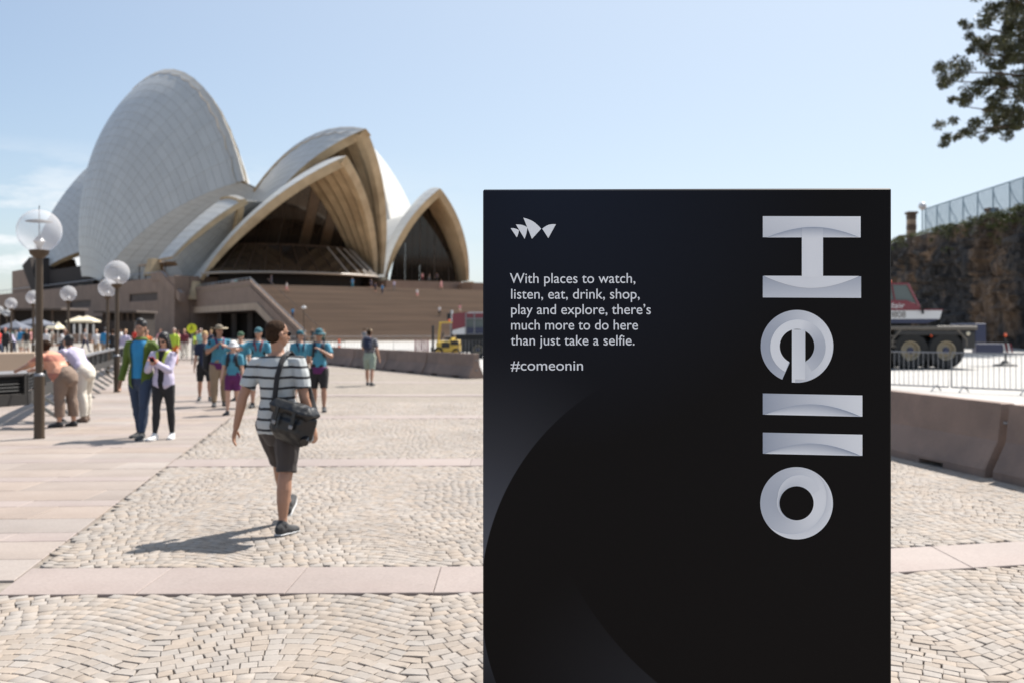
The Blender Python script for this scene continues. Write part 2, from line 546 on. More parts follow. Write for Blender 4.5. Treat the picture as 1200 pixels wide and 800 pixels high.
# --- east theatre
thea = empty('opera_theatre', (-20, 230, 12))
tag(thea, 'white vaulted theatre on the right with a narrow pointed glass mouth', 'building')
A = P(516, 221, 215); B = A + n3 * 27 + UP * (-2.5)
mid = A + n3 * 11.1
Fw = Vector((mid.x, mid.y, 11.6)) - e3 * 9.9
A_, B_, F_ = local(thea, A, B, Fw)
hO = shell_pair(thea, A_, B_, n3, F_, rows=14, nr=7, Rr=44, Rb=34, t0=0.05, thick=1.1, spread=n3 * 7)
A = P(418, 155, 290); B = P(462, 257, 250)
B = A - n3 * (B - A).dot(-n3) + UP * (B.z - A.z)
mid = A - n3 * 14
Fw = Vector((mid.x, mid.y, 12)) - e3 * 17
A_, B_, F_ = local(thea, A, B, Fw)
h5 = shell_pair(thea, A_, B_, n3, F_, rows=18, nr=9, t0=0.05, Rb=60, spread=-n3 * 9)
ruled_patch(thea, lambda t: h5[0].S(1, 0.06 + 0.92 * t), lambda t: hO[0].S(1, 0.06 + 0.92 * t), n=13, m=5)
ruled_patch(thea, lambda t: h5[1].S(1, 0.06 + 0.92 * t), lambda t: hO[1].S(1, 0.06 + 0.92 * t), n=13, m=5)

# --- glass walls that close the mouths
def glass_wall(root, hw, he, u, cols, z0, lit=(), vis=None):
    """upright glass sheets between thin bronze posts, cut to the vault above"""
    W = [hw.S(u, t, -1.9) for t in [0.05 + 0.94 * i / 40 for i in range(41)]]
    E = [he.S(u, t, -1.9) for t in [0.05 + 0.94 * i / 40 for i in range(41)]]
    o = W[0].lerp(E[0], 0.5); x = (E[0] - W[0]); wid = x.length; x.normalize()
    top = W[-1].lerp(E[-1], 0.5)
    y = top - o; y = (y - x * y.dot(x)).normalized()
    prof = sorted([((p - o).dot(x), (p - o).dot(y)) for p in W] + [((p - o).dot(x), (p - o).dot(y)) for p in E])
    xs = [p[0] for p in prof]; hs = [p[1] for p in prof]
    curves = [[((p - o).dot(x), (p - o).dot(y)) for p in c] for c in (W, E)]
    def cross(a):
        r = []
        for c in curves:
            for (x0, h0), (x1, h1) in zip(c[:-1], c[1:]):
                if min(x0, x1) <= a <= max(x0, x1) and abs(x1 - x0) > 1e-6: r.append(h0 + (h1 - h0) * (a - x0) / (x1 - x0))
        return r
    def hgt(a): return max(cross(a) or [float(np.interp(a, xs, hs))])
    def bot(a): return -1.5 if abs(a) < wid / 2 - .3 else min(cross(a) or [0.0])
    lo_, hi_ = min(xs) + .05, max(xs) - .05
    nrm = x.cross(y)
    for k in range(cols):
        a, b = lo_ + (hi_ - lo_) * k / cols, lo_ + (hi_ - lo_) * (k + 1) / cols
        m_ = (a + b) / 2
        pts = [(a + .07, bot(a)), (b - .07, bot(b)), (b - .07, hgt(b)), (m_, hgt(m_)), (a + .07, hgt(a))]
        mb = MB(); mb.ext([o + x * p + y * q + nrm * (0.0 if k % 2 else 0.12) for p, q in pts], nrm * 0.05)
        mb.build('glass_panel', M('lit_pane') if k in lit else M('bronze_glass'), root, fix=True)  # panes in lit are coloured lighter to imitate strips of reflected light
        if k:
            mb = MB()
            mb.ext([o + x * (a + d) + y * q for d, q in ((-.07, bot(a)), (.07, bot(a)), (.07, hgt(a)), (-.07, hgt(a)))], nrm * (-.5))
            mb.build('mullion', M('bronze'), root, fix=True)
    for q in (0.35, 0.62):
        hh = max(hs) * q
        inside = [p for p, h_ in prof if h_ >= hh]
        if len(inside) > 1:
            mb = MB()
            mb.ext([o + x * p + y * (hh + d) for p, d in ((min(inside), -.1), (max(inside), -.1), (max(inside), .1), (min(inside), .1))], nrm * (-.35))
            mb.build('transom', M('bronze'), root, fix=True)
glass_wall(rest, hR[0], hR[1], 0.55, 15, 9.3, lit=(8, 10))
glass_wall(thea, hO[0], hO[1], 0.5, 9, 12)

# glass skirt in front of the restaurant mouth
def skirt():
    o = (FL + FR) / 2; o.z = 0
    f = -nb
    def ell(a, w, d, z, back=0):
        t = math.radians(a)
        return o + eb * (math.sin(t) * w) + f * (math.cos(t) * d - back) + UP * z - Vector(rest.location)
    n = 16
    for k in range(n):
        a, b = -88 + 176 * k / n, -88 + 176 * (k + 1) / n
        mb = MB()
        q = [ell(a + .5, 18.4, 14.5, 12.9), ell(b - .5, 18.4, 14.5, 12.9), ell(b - .5, 13.5, 7.5, 18.6), ell(a + .5, 13.5, 7.5, 18.6)]
        nn = (q[1] - q[0]).cross(q[3] - q[0]).normalized()
        mb.ext(q, nn * 0.06)
        mb.build('skirt_pane', M('bronze_glass'), rest, fix=True)
        if k:
            mb = MB(); mb.tube([ell(a, 18.5, 14.6, 13.0), ell(a, 13.5, 7.5, 18.7)], 0.16, n=4)
            mb.build('skirt_mullion', M('pale_mullion') if k > n * 0.62 else M('bronze'), rest)
    mb = MB(); mb.tube([ell(-88 + 176 * k / 32, 18.7, 14.9, 12.7) for k in range(33)], [(0.5, 0.25)] * 33, n=6)
    mb.build('canopy_edge', M('pale_mullion'), rest)
    mb = MB(); mb.tube([ell(-88 + 176 * k / 32, 13.5, 7.5, 18.7) for k in range(33)], 0.22, n=6)
    mb.build('skirt_rail', M('bronze'), rest)
    mb = MB()
    pts = [ell(-88 + 176 * k / 20, 15.5, 10.5, 9.3) for k in range(21)]
    top = [p + UP * 3.6 for p in pts]
    mb.add(pts + top, [(k, k + 1, 22 + k, 21 + k) for k in range(20)])
    mb.build('lower_wall', M('recess_dark'), rest)
    mb = MB()
    a_ = [ell(-88 + 176 * k / 20, 18.4, 14.5, 12.6) for k in range(21)]
    mb.add([o - Vector(rest.location) + UP * 12.6] + a_, [(0, k + 1, k + 2) for k in range(20)])
    mb.build('canopy_soffit', M('bronze'), rest)
    mb = MB()
    a_ = [ell(-88 + 176 * k / 20, 13.5, 7.5, 18.6) for k in range(21)]
    mb.add([o - f * 6 - Vector(rest.location) + UP * 18.8] + a_, [(0, k + 1, k + 2) for k in range(20)])
    mb.build('skirt_roof', M('bronze'), rest)
skirt()

# ------------------------------------------------------------------ podium
O0 = Vector((-43.9, 167, 0)); eu = e1; nv = n1
def UV(u, v, z=0.0): return O0 + eu * u + nv * v + UP * z
DZ = 9.2
pod = empty('podium', tuple(UV(0, 30)))
tag(pod, 'brown granite podium with long flight of steps under the white sails', 'building')
pl = Vector(pod.location)
def pext(mb, pts, vec, mi=0): mb.ext([p - pl for p in pts], vec, mi)
# stair slab and deck seen from the side
mb = MB()
pext(mb, [UV(0, 42, 8.9), UV(0, 0.1, 8.9), UV(0, -26.2, 0), UV(0, -17.6, 0), UV(0, -3.2, 4.9), UV(0, 42, 4.9)], eu * 92)
mb.build('stair_slab', M('podium_granite'), pod, fix=True)
# beige beam that follows the lower edge
mb = MB()
pext(mb, [UV(-.25, 40, 6.05), UV(-.25, -4.1, 6.05), UV(-.25, -20.9, 0.02), UV(-.25, -17.7, 0.02), UV(-.25, -3.35, 4.86), UV(-.25, 40, 4.86)], eu * 0.22)
mb.build('edge_beam', M('deck_beam'), pod, fix=True)
# steps
NS = 61
mb = MB()
rise = DZ / NS; going = 27.0 / NS
vs = []; fs = []
for k in range(NS):
    z0, z1 = k * rise, (k + 1) * rise
    v0, v1 = -27.0 + k * going, -27.0 + (k + 1) * going
    b = len(vs)
    for u in (0.02, 91.0):
        vs += [UV(u, v0, z0) - pl, UV(u, v0, z1) - pl, UV(u, v1, z1) - pl]
    fs += [(b, b + 3, b + 4, b + 1), (b + 1, b + 4, b + 5, b + 2)]
mb.add(vs, fs)
mb.build('stair_flight', M('step_granite'), pod)
mb = MB()
pext(mb, [UV(0.0, 0.0, DZ), UV(92, 0.0, DZ), UV(92, 45, DZ), UV(0.0, 45, DZ)], UP * -0.28)
mb.build('terrace_deck', M('step_granite'), pod, fix=True)
# dark passage below the deck
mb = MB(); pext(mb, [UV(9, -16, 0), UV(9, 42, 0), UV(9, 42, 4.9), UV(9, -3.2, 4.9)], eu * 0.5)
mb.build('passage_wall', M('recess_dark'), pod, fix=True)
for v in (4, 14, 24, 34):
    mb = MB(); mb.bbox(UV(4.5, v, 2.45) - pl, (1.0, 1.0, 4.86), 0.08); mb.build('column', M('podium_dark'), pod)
# upper platform
mb = MB()
pext(mb, [UV(36, 24, DZ - .02), UV(92, 24, DZ - .02), UV(92, 190, DZ - .02), UV(36, 190, DZ - .02)], UP * 2.7)
mb.build('upper_platform', M('podium_granite'), pod, fix=True)
# west wing: long wall clad with tall panels
C0 = P(207, 386, 195); C0.z = 0
W = lambda t, d=0.0, z=0.0: C0 + n2 * t + e2 * d + UP * z
WZ = 12.2; WL = 190.0
mb = MB()
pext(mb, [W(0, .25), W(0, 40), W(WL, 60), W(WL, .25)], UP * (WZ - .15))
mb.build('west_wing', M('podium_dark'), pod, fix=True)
mb = MB(); pext(mb, [W(0.3, .5, WZ - .14), W(0.3, 40, WZ - .14), W(WL - .3, 60, WZ - .14), W(WL - .3, .5, WZ - .14)], UP * 0.1)
mb.build('roof_deck', M('step_granite'), pod, fix=True)
npan = 58; pw = WL / npan
slots = [(3, 8, 7.6, 9.2), (16, 21, 7.0, 8.6)]
for k in range(npan):
    lo, hi = 0.0, WZ
    segs = [(lo, hi)]
    for a, b, z0, z1 in slots:
        if a <= k < b: segs = [(lo, z0), (z1, hi)]
    if k in (12, 13, 14): segs = [(4.6, hi)]
    for z0, z1 in segs:
        mb = MB()
        c = W((k + .5) * pw, 0.0, (z0 + z1) / 2) - pl
        mb.bbox(c, (0.24, pw - .05, z1 - z0 - .02), 0.05, rot=Matrix.Rotation(math.radians(40), 3, 'Z'))
        mb.build('cladding_panel', M('podium_granite'), pod)
# end wall of the wing towards the steps
for k in range(3):
    mb = MB()
    mb.bbox(W(-.12, 1.0 + k * 3.2, WZ / 2) - pl, (3.1, 0.22, WZ), 0.05, rot=Matrix.Rotation(math.radians(40), 3, 'Z'))
    mb.build('cladding_panel', M('podium_granite'), pod)
# stair with solid balustrade coming down from the wing to the terrace
mb = MB()
pext(mb, [W(8, -.3, WZ + 1.1), W(13, -.3, WZ + 1.1), W(13, -.3, WZ - .6), W(8, -.3, WZ - .6), W(-2.2, -.3, 7.0), W(-2.2, -.3, 8.7)], e2 * 1.2)
mb.build('stair_balustrade', M('podium_granite'), pod, fix=True)
mb = MB(); mb.tube([p - pl for p in (W(WL, .2, WZ + 1.1), W(13, .2, WZ + 1.15), W(8, .2, WZ + 1.15), W(-2.2, .2, 8.8))], 0.09, n=5)
mb.build('handrail', M('steel'), pod)
for k in range(46):
    mb = MB(); mb.tube([p - pl for p in (W(14 + k * 3.8, .2, WZ), W(14 + k * 3.8, .2, WZ + 1.1))], 0.05, n=4)
    mb.build('rail_post', M('bronze'), pod)
# terrace balustrade along the deck edge and down the steps
mb = MB(); pext(mb, [UV(-.1, 40, DZ), UV(-.1, 0, DZ), UV(-.1, -26.5, 0.1), UV(-.1, -26.5, 0.9), UV(-.1, 0, DZ + .75), UV(-.1, 40, DZ + .75)], eu * 0.2)
mb.build('solid_balustrade', M('podium_granite'), pod, fix=True)
mb = MB(); mb.tube([p - pl for p in (UV(0, 40, DZ + 1.15), UV(0, 0, DZ + 1.15), UV(0, -26.5, 1.3))], 0.07, n=5)
mb.build('handrail', M('steel'), pod)
mb = MB(); mb.tube([p - pl for p in (UV(3, 0, DZ + 1.0), UV(3, -26.5, 1.1))], 0.06, n=5)
mb.build('handrail', M('bronze'), pod)
for k in range(16):
    for (v, z) in ((38 - k * 2.4, DZ), (-k * 1.7, DZ * (1 - k * 1.7 / 27))):
        mb = MB(); mb.tube([UV(0, v, z + .7) - pl, UV(0, v, z + 1.15) - pl], 0.04, n=4)
        mb.build('rail_post', M('steel'), pod)
# plinth below the theatre mouth
mb = MB(); pext(mb, [UV(52, 16, DZ), UV(70, 10, DZ), UV(76, 26, DZ), UV(54, 30, DZ)], UP * 2.2)
mb.build('plinth', M('podium_granite'), pod, fix=True)
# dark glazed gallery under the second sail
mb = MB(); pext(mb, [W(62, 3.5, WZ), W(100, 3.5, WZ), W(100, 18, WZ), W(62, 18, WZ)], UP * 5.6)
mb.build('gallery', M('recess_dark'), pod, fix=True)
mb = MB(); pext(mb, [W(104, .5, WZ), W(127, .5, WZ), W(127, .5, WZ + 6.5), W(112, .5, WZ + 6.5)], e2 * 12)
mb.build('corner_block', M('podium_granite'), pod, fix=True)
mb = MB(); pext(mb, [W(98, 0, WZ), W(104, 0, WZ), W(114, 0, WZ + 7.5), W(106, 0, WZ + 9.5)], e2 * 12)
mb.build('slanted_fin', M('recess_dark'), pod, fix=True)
# low pergola between wing and pavilion
mb = MB(); pext(mb, [W(14, 3, WZ + 3.4), W(30, 3, WZ + 3.4), W(30, 9, WZ + 3.4), W(14, 9, WZ + 3.4)], UP * .3)
mb.build('pergola_roof', M('deck_beam'), pod, fix=True)
for k in range(5):
    mb = MB(); mb.tube([W(14.5 + k * 3.8, 3.3, WZ) - pl, W(14.5 + k * 3.8, 3.3, WZ + 3.4) - pl], 0.12, n=6)
    mb.build('column', M('bronze'), pod)
# ------------------------------------------------------------------ ground
mat('ground_concrete', (0.30, 0.27, 0.235), rough=0.9, var=0.08, vscale=0.5, bump=0.3, bscale=8, var2=(0.26, 0.23, 0.20), v2scale=0.08)
mat('cobble_stone', (0.290, 0.248, 0.212), rough=0.85, island=0.085, hue=0.25, var=0.10, vscale=22, stain=0.14, spots=0.3, bump=0.5, bscale=60, bdist=0.004)
mat('cobble_mortar', (0.225, 0.193, 0.164), rough=0.95, var=0.25, vscale=8)
mat('pink_granite', (0.29, 0.238, 0.214), rough=0.7, island=0.05, var=0.10, vscale=55, stain=0.10, spots=0.4, bump=0.15, bscale=120, bdist=0.002, var2=(0.275, 0.22, 0.197), v2scale=0.7)
mat('slab_granite', (0.295, 0.245, 0.212), rough=0.7, island=0.07, hue=0.2, var=0.10, vscale=55, stain=0.12, spots=0.4, bump=0.15, bscale=120, bdist=0.002, var2=(0.262, 0.214, 0.182), v2scale=0.5)
mat('road_concrete', (0.37, 0.355, 0.335), rough=0.85, var=0.06, vscale=0.6, var2=(0.31, 0.295, 0.275), v2scale=0.25, v2pos=(0.55, 0.8), bump=0.2, bscale=20)
# cobbles too far away to pick apart: fan-like cells in the material only
mc = bpy.data.materials.new('far_cobbles'); mc.use_nodes = True
N_, L_ = mc.node_tree.nodes, mc.node_tree.links
b_ = N_['Principled BSDF']; b_.inputs['Roughness'].default_value = 0.9
tc_ = N_.new('ShaderNodeTexCoord'); mp_ = N_.new('ShaderNodeMapping'); mp_.inputs['Scale'].default_value = (9.3, 9.8, 9.0)
L_.new(tc_.outputs['Object'], mp_.inputs['Vector'])
v1 = N_.new('ShaderNodeTexVoronoi'); v1.inputs['Scale'].default_value = 1.0; v1.inputs['Randomness'].default_value = 0.75
v2 = N_.new('ShaderNodeTexVoronoi'); v2.feature = 'DISTANCE_TO_EDGE'; v2.inputs['Scale'].default_value = 1.0; v2.inputs['Randomness'].default_value = 0.75
for v in (v1, v2): L_.new(mp_.outputs[0], v.inputs['Vector'])
rp_ = N_.new('ShaderNodeValToRGB'); rp_.color_ramp.elements[0].position = 0.02; rp_.color_ramp.elements[1].position = 0.09
rp_.color_ramp.elements[0].color = (0.17, 0.145, 0.12, 1); rp_.color_ramp.elements[1].color = (0.265, 0.225, 0.187, 1)
L_.new(v2.outputs['Distance'], rp_.inputs[0])
hs_ = N_.new('ShaderNodeMapRange'); hs_.inputs[3].default_value = 0.84; hs_.inputs[4].default_value = 1.14
L_.new(v1.outputs['Color'], hs_.inputs[0])
vm_ = N_.new('ShaderNodeVectorMath'); vm_.operation = 'SCALE'
L_.new(rp_.outputs[0], vm_.inputs[0]); L_.new(hs_.outputs[0], vm_.inputs['Scale']); L_.new(vm_.outputs[0], b_.inputs['Base Color'])
bp_ = N_.new('ShaderNodeBump'); bp_.inputs['Strength'].default_value = 0.8; bp_.inputs['Distance'].default_value = 0.02
L_.new(rp_.outputs[0], bp_.inputs['Height']); L_.new(bp_.outputs[0], b_.inputs['Normal'])

mb = MB(); mb.add([(-2500, -60, 0), (2500, -60, 0), (2500, 4000, 0), (-2500, 4000, 0)], [(0, 1, 2, 3)])
tag(mb.build('ground', M('ground_concrete')), kind='structure')

TH = math.radians(7.0)
ca, sa = math.cos(TH), math.sin(TH)
def edge_x(Y):                      # edge between the smooth promenade slabs and the cobbles
    return -2.2 - 0.165 * Y
def band_y(k, x):                   # centre line of the k-th pink band
    return [6.64, 12.5, 19.0, 25.3, 31.7, 38.2, 44.7, 51.2, 57.7][k] + 0.02 * x + max(0.0, x - 0.3) * 0.20
BH = 0.345                           # half width of a band
def right_x(Y):                     # the barrier line on the right
    return 5.45 - 0.164 * (Y - 10) if Y > 10 else 5.9
# sheet of mortar below the near cobbles, sheet of far cobbles behind
YC = 23.0
mb = MB(); z = 0.004
mb.add([(-4.2, 3.0, z), (7.5, 3.0, z), (7.5, YC, z), (edge_x(YC), YC, z)], [(0, 1, 2, 3)])
tag(mb.build('cobble_bed', M('cobble_mortar')), kind='structure')
mb = MB(); z = 0.012
mb.add([(edge_x(YC), YC, z), (8, YC, z), (8, 30, z), (-1, 36, z), (-9.5, 50, z), (-30, 62, z), (edge_x(45) - 1.5, 45, z)], [(0, 1, 2, 3, 4, 5, 6)])
tag(mb.build('far_paving', mc), kind='structure')

mb = MB(); z = 0.008
mb.add([(-3.0, -30, z), (9, -30, z), (9, 3.19, z), (-2.7, 3.19, z)], [(0, 1, 2, 3)])
tag(mb.build('near_paving', mc), kind='structure')
# cobbles laid in rows that run in repeated bows
WC = 1.38; DY = 0.090; AM = 0.40
def bow_y(x, k):
    y0 = k * DY
    t = math.pi * (x + .28 * math.sin(.8 * y0) + .1 * math.sin(2.3 * y0 + 1)) / WC
    c = math.cos(t)
    return y0 + AM * (math.sqrt(c * c + .05) - .22)
quads = []
for k in range(int(1.6 / DY), int(26.5 / DY)):
    xl, xr = -min(4.6 + k * DY * .2, 9.5), 8.8
    x = xl + rng.uniform(0, .1)
    up_x = []
    while x < xr:
        up_x.append(x)
        s_ = (bow_y(x + .01, k) - bow_y(x - .01, k)) / .02
        x += rng.uniform(.076, .112) / math.sqrt(1 + s_ * s_)
    pts = []
    for x in up_x:
        s_ = (bow_y(x + .02, k) - bow_y(x - .02, k)) / .04
        xd = x + .75 * s_ * DY / (1 + s_ * s_)
        pts.append(((x, bow_y(x, k)), (xd, bow_y(xd, k - 1))))
    for (a, b), (c, d) in zip(pts[:-1], pts[1:]):
        if d[0] - b[0] < .018:
            m_ = (b[0] + d[0]) / 2; b = (m_ - .012, bow_y(m_ - .012, k - 1)); d = (m_ + .012, bow_y(m_ + .012, k - 1))
        quads.append([a, c, d, b])
Q = np.array(quads)                                  # n,4,2
cen = Q.mean(1)
X, Yc = cen[:, 0], cen[:, 1]
by = np.full(len(X), 99.0)
for k in range(4):
    by = np.minimum(by, np.abs(Yc - band_y(k, 0) - 0.02 * X - np.maximum(0, X - .3) * 0.20))
rx = np.where(Yc > 10, 5.9 - 0.164 * (Yc - 10), 6.2) + 0.9
keep = (Yc > 3.2) & (Yc < YC - .03) & (X > -2.2 - 0.165 * Yc + .03) & (by > BH + 0.03) & (X < rx) & (np.abs(X) < 0.56 * Yc + 0.6)
Q = Q[keep]; cen = cen[keep]; n = len(Q)
d = Q - cen[:, None]
ln = np.linalg.norm(d, axis=2, keepdims=True)
gap = rng.uniform(0.001, 0.0045, (n, 1, 1))
jit = rng.normal(0, 0.0025, (n, 4, 2))
base = cen[:, None] + d * (1 - gap / ln) + jit
top = cen[:, None] + (base - cen[:, None]) * (1 - 0.005 / ln)
hz = rng.uniform(0.0195, 0.0235, (n, 1)) + np.einsum('nij,nj->ni', top - cen[:, None], rng.normal(0, 0.011, (n, 2)))
lowz = hz - 0.0035
V = np.zeros((n, 12, 3))
V[:, 0:4, :2] = base; V[:, 0:4, 2] = 0.0
V[:, 4:8, :2] = base; V[:, 4:8, 2] = lowz
V[:, 8:12, :2] = top; V[:, 8:12, 2] = hz
tmpl = [(8, 9, 10, 11)] + [(4 + i, 4 + (i + 1) % 4, 8 + (i + 1) % 4, 8 + i) for i in range(4)] + [(i, (i + 1) % 4, 4 + (i + 1) % 4, 4 + i) for i in range(4)]
# orientation
a2 = (base[:, 1, 0] - base[:, 0, 0]) * (base[:, 2, 1] - base[:, 0, 1]) - (base[:, 1, 1] - base[:, 0, 1]) * (base[:, 2, 0] - base[:, 0, 0])
if a2.mean() < 0: tmpl = [t[::-1] for t in tmpl]
tmpl = np.array(tmpl)
# the nearest ones in view one by one, the rest as one mesh
cx, cy = cen[:, 0], cen[:, 1]
pxx = 600 + cx / cy * F; pyy = HZ + CZ * F / cy
seen = (pxx > 2) & (pxx < 1198) & (pyy < 797) & ((pxx < 560) | (pxx > 1045))
order = np.argsort(np.where(seen, cy, 999))
near = order[:295]
nm = np.zeros(n, bool); nm[near] = True
pave = empty('cobble_paving', (0, 8, 0)); tag(pave, kind='structure')
for i in near:
    c = Vector((cen[i, 0], cen[i, 1], 0))
    vs = V[i] - np.array([c.x, c.y, 0])
    me = bpy.data.meshes.new('cobblestone')
    me.from_pydata(vs.tolist(), [], tmpl.tolist()); me.materials.append(M('cobble_stone'))
    o = bpy.data.objects.new('cobblestone', me); COL.objects.link(o)
    o.parent = pave; o.location = (c.x, c.y - 8, 0)
Vr = V[~nm].reshape(-1, 3); nr_ = (~nm).sum()
fr = (tmpl[None] + (np.arange(nr_) * 12)[:, None, None]).reshape(-1, 4)
me = bpy.data.meshes.new('cobblestones')
me.vertices.add(len(Vr)); me.vertices.foreach_set('co', (Vr - np.array([0, 8, 0])).ravel())
me.loops.add(fr.size); me.loops.foreach_set('vertex_index', fr.ravel())
me.polygons.add(len(fr)); me.polygons.foreach_set('loop_start', np.arange(0, fr.size, 4)); me.polygons.foreach_set('loop_total', np.full(len(fr), 4))
me.update(calc_edges=True); me.validate(); me.materials.append(M('cobble_stone'))
o = bpy.data.objects.new('cobblestones', me); COL.objects.link(o); o.parent = pave; o['kind'] = 'stuff'

# pink bands made of long slabs
bands = empty('granite_bands', (0, 7, 0)); tag(bands, kind='structure')
def slab(parent, pts, z0, z1, m, b=0.006, name='paving_slab'):
    c = sum((Vector((p[0], p[1], 0)) for p in pts), Vector()) / len(pts)
    mb = MB(); nn = len(pts)
    ins = [c + (Vector((p[0], p[1], 0)) - c) * (1 - b / max(.05, (Vector((p[0], p[1], 0)) - c).length)) for p in pts]
    vs = [(p[0] - c.x, p[1] - c.y, z0) for p in pts] + [(p[0] - c.x, p[1] - c.y, z1 - .004) for p in pts] + [(p.x - c.x, p.y - c.y, z1) for p in ins]
    fs = [tuple(range(2 * nn, 3 * nn))]
    for lv in (0, 1):
        fs += [(lv * nn + i, lv * nn + (i + 1) % nn, (lv + 1) * nn + (i + 1) % nn, (lv + 1) * nn + i) for i in range(nn)]
    mb.add(vs, fs)
    o = mb.build(name, m, parent)
    o.location = (c.x - parent.location.x, c.y - parent.location.y, 0)
    return o
for k in range(4):
    L0, L1 = edge_x(band_y(k, -4)) , 7.0 if k == 0 else right_x(band_y(k, 4)) + .5
    x = L0; s = 0
    while x < L1:
        w = 0.93 + rng.uniform(-.02, .02)
        x1 = min(x + w, L1)
        y0, y1 = band_y(k, x), band_y(k, x1)
        g = 0.002
        sh = 0.165 * BH if s == 0 else 0
        slab(bands, [(x + g + sh, y0 - BH), (x1 - g, y1 - BH), (x1 - g, y1 + BH), (x + g - sh, y0 + BH)], 0.0, 0.0245 + rng.uniform(-.0008, .0008), M('pink_granite'))
        x = x1; s += 1
mb = MB()
for k in range(4, 9):
    x0, x1 = edge_x(band_y(k, -9)), right_x(band_y(k, 0)) + (0.5 if k < 5 else -3)
    y0, y1 = band_y(k, x0), band_y(k, x0)
    mb.add([(x0, y0 - BH - 7, .016), (x1, y1 - BH - 7, .016), (x1, y1 + BH - 7, .016), (x0, y0 + BH - 7, .016)], [(0, 1, 2, 3)])
mb.build('far_band', M('pink_granite'), bands)

# promenade slabs on the left: long rows across the walk
prom = empty('promenade_paving', (-8, 15, 0)); tag(prom, kind='structure')
mb = MB(); mb.prism([(edge_x(6.2) , 6.2), (edge_x(45), 45), (-60, 60), (-60, 6.2)], -0.02, 0.006)
tag(mb.build('promenade_bed', M('cobble_mortar')), kind='structure')
y = 6.55; row = 0; cnt = 0
far = MB()
def pair_x(yy): return edge_x(yy) - 0.02
while y < 62:
    h = [0.62, 0.62, 0.34][row % 3] if y < 26 else 1.5
    x_ = -0.0; first = True
    off = rng.uniform(0, .9)
    xa = pair_x(y + h / 2 ) 
    x1r = None
    x = 0
    xr0, xr1 = edge_x(y) - .015, edge_x(y + h) - .015
    pos = 0.0
    lim = -min(34, 0.56 * y + 2.2)
    step = 1.25 if y < 26 else 3.0
    a = -off if off > .3 else 0
    s0 = 0.0
    while True:
        s1 = s0 + (step - off if s0 == 0 else step)
        ya, yb = y + .004, y + h - .004
        # the rows run a few degrees off square, like the bands
        def pt(xx, yy): return (xx, yy + (xx + 4) * math.tan(TH) * 0.5)
        pr = [pt((xr0 if s0 == 0 else xr0 - s0) - .003, ya), pt((xr1 if s0 == 0 else xr0 - s0) - .003, yb), pt(xr0 - s1 + .003, yb), pt(xr0 - s1 + .003, ya)]
        pr = pr[::-1]
        if y < 21 and cnt < 290:
            slab(prom, pr, 0.0, 0.0225 + rng.uniform(-.001, .001), M('slab_granite') if row % 3 != 2 else M('pink_granite')); cnt += 1
        else:
            far.add([(p[0] + 8, p[1] - 15, 0.0225) for p in pr], [(0, 1, 2, 3)], 0 if row % 3 != 2 else 1)
        s0 = s1
        if xr0 - s0 < lim: break
    y += h; row += 1
o = far.build('paving_slabs', [M('slab_granite'), M('pink_granite')], prom); o['kind'] = 'stuff'
# bright roadway right of the barriers
mb = MB(); z = 0.008
mb.add([(6.0, 9, z), (400, 9, z), (400, 300, z), (-40, 120, z), (-12.5, 57, z), (-1.3, 36.5, z)], [(0, 1, 2, 3, 4, 5)])
tag(mb.build('roadway', M('road_concrete')), kind='structure')

# ------------------------------------------------------------------ the sign
mat('sign_steel', (0.02, 0.02, 0.022), rough=0.4, metal=0.3)
mat('sign_white', (0.93, 0.94, 0.97), rough=0.5)
sign = empty('information_sign', (P(566, 386, 2.95).x, 2.95, 0), math.radians(-1.3))
tag(sign, 'tall black freestanding sign reading Hello with white lettering, in the foreground', 'sign')
SW, SH = 1.20, 2.094
k = 2.95 / F
mb = MB(); mb.bbox((SW / 2, 0.075, SH / 2), (SW, 0.15, SH), 0.004)
# printed front: dark artwork with big soft circles, plus a painted-in sky reflection
ms = bpy.data.materials.new('sign_print'); ms.use_nodes = True
N_, L_ = ms.node_tree.nodes, ms.node_tree.links
b_ = N_['Principled BSDF']; b_.inputs['Roughness'].default_value = 0.42; b_.inputs['Specular IOR Level'].default_value = 0.12
tc_ = N_.new('ShaderNodeTexCoord'); sp_ = N_.new('ShaderNodeSeparateXYZ'); L_.new(tc_.outputs['Object'], sp_.inputs[0])
def sm(op, a, b=None, clamp=False):
    q = N_.new('ShaderNodeMath'); q.operation = op; q.use_clamp = clamp
    for i, v in enumerate((a, b)):
        if v is None: continue
        if isinstance(v, (int, float)): q.inputs[i].default_value = v
        else: L_.new(v, q.inputs[i])
    return q.outputs[0]
def s_xy(px, py): return ((px - 566) * k, CZ + (HZ - py) * k)
def dist(px, py):
    x0, z0 = s_xy(px, py)
    dx, dz = sm('SUBTRACT', sp_.outputs['X'], x0), sm('SUBTRACT', sp_.outputs['Z'], z0)
    return sm('SQRT', sm('ADD', sm('MULTIPLY', dx, dx), sm('MULTIPLY', dz, dz)))
outside = sm('MULTIPLY', sm('SUBTRACT', dist(850, 700), 286 * k), 400, True)
fall = sm('POWER', sm('SUBTRACT', 1.0, sm('DIVIDE', dist(552, 640), 250 * k), True), 1.6)
g1 = sm('MULTIPLY', outside, fall)
inside2 = sm('MULTIPLY', sm('SUBTRACT', dist(1010, 500), 382 * k), 300, True)
fall2 = sm('POWER', sm('SUBTRACT', 1.0, sm('DIVIDE', dist(770, 830), 200 * k), True), 1.5)
g2 = sm('MULTIPLY', inside2, fall2)
tot = sm('ADD', sm('MULTIPLY', g1, 0.10), sm('MULTIPLY', g2, 0.022))
x0, z0 = s_xy(600, 223)
blue = sm('MULTIPLY', sm('SUBTRACT', 1.0, sm('DIVIDE', dist(640, 200), 330 * k), True), 0.012)  # bluish sky reflection near the top, painted into the base colour
cb = N_.new('ShaderNodeCombineXYZ')
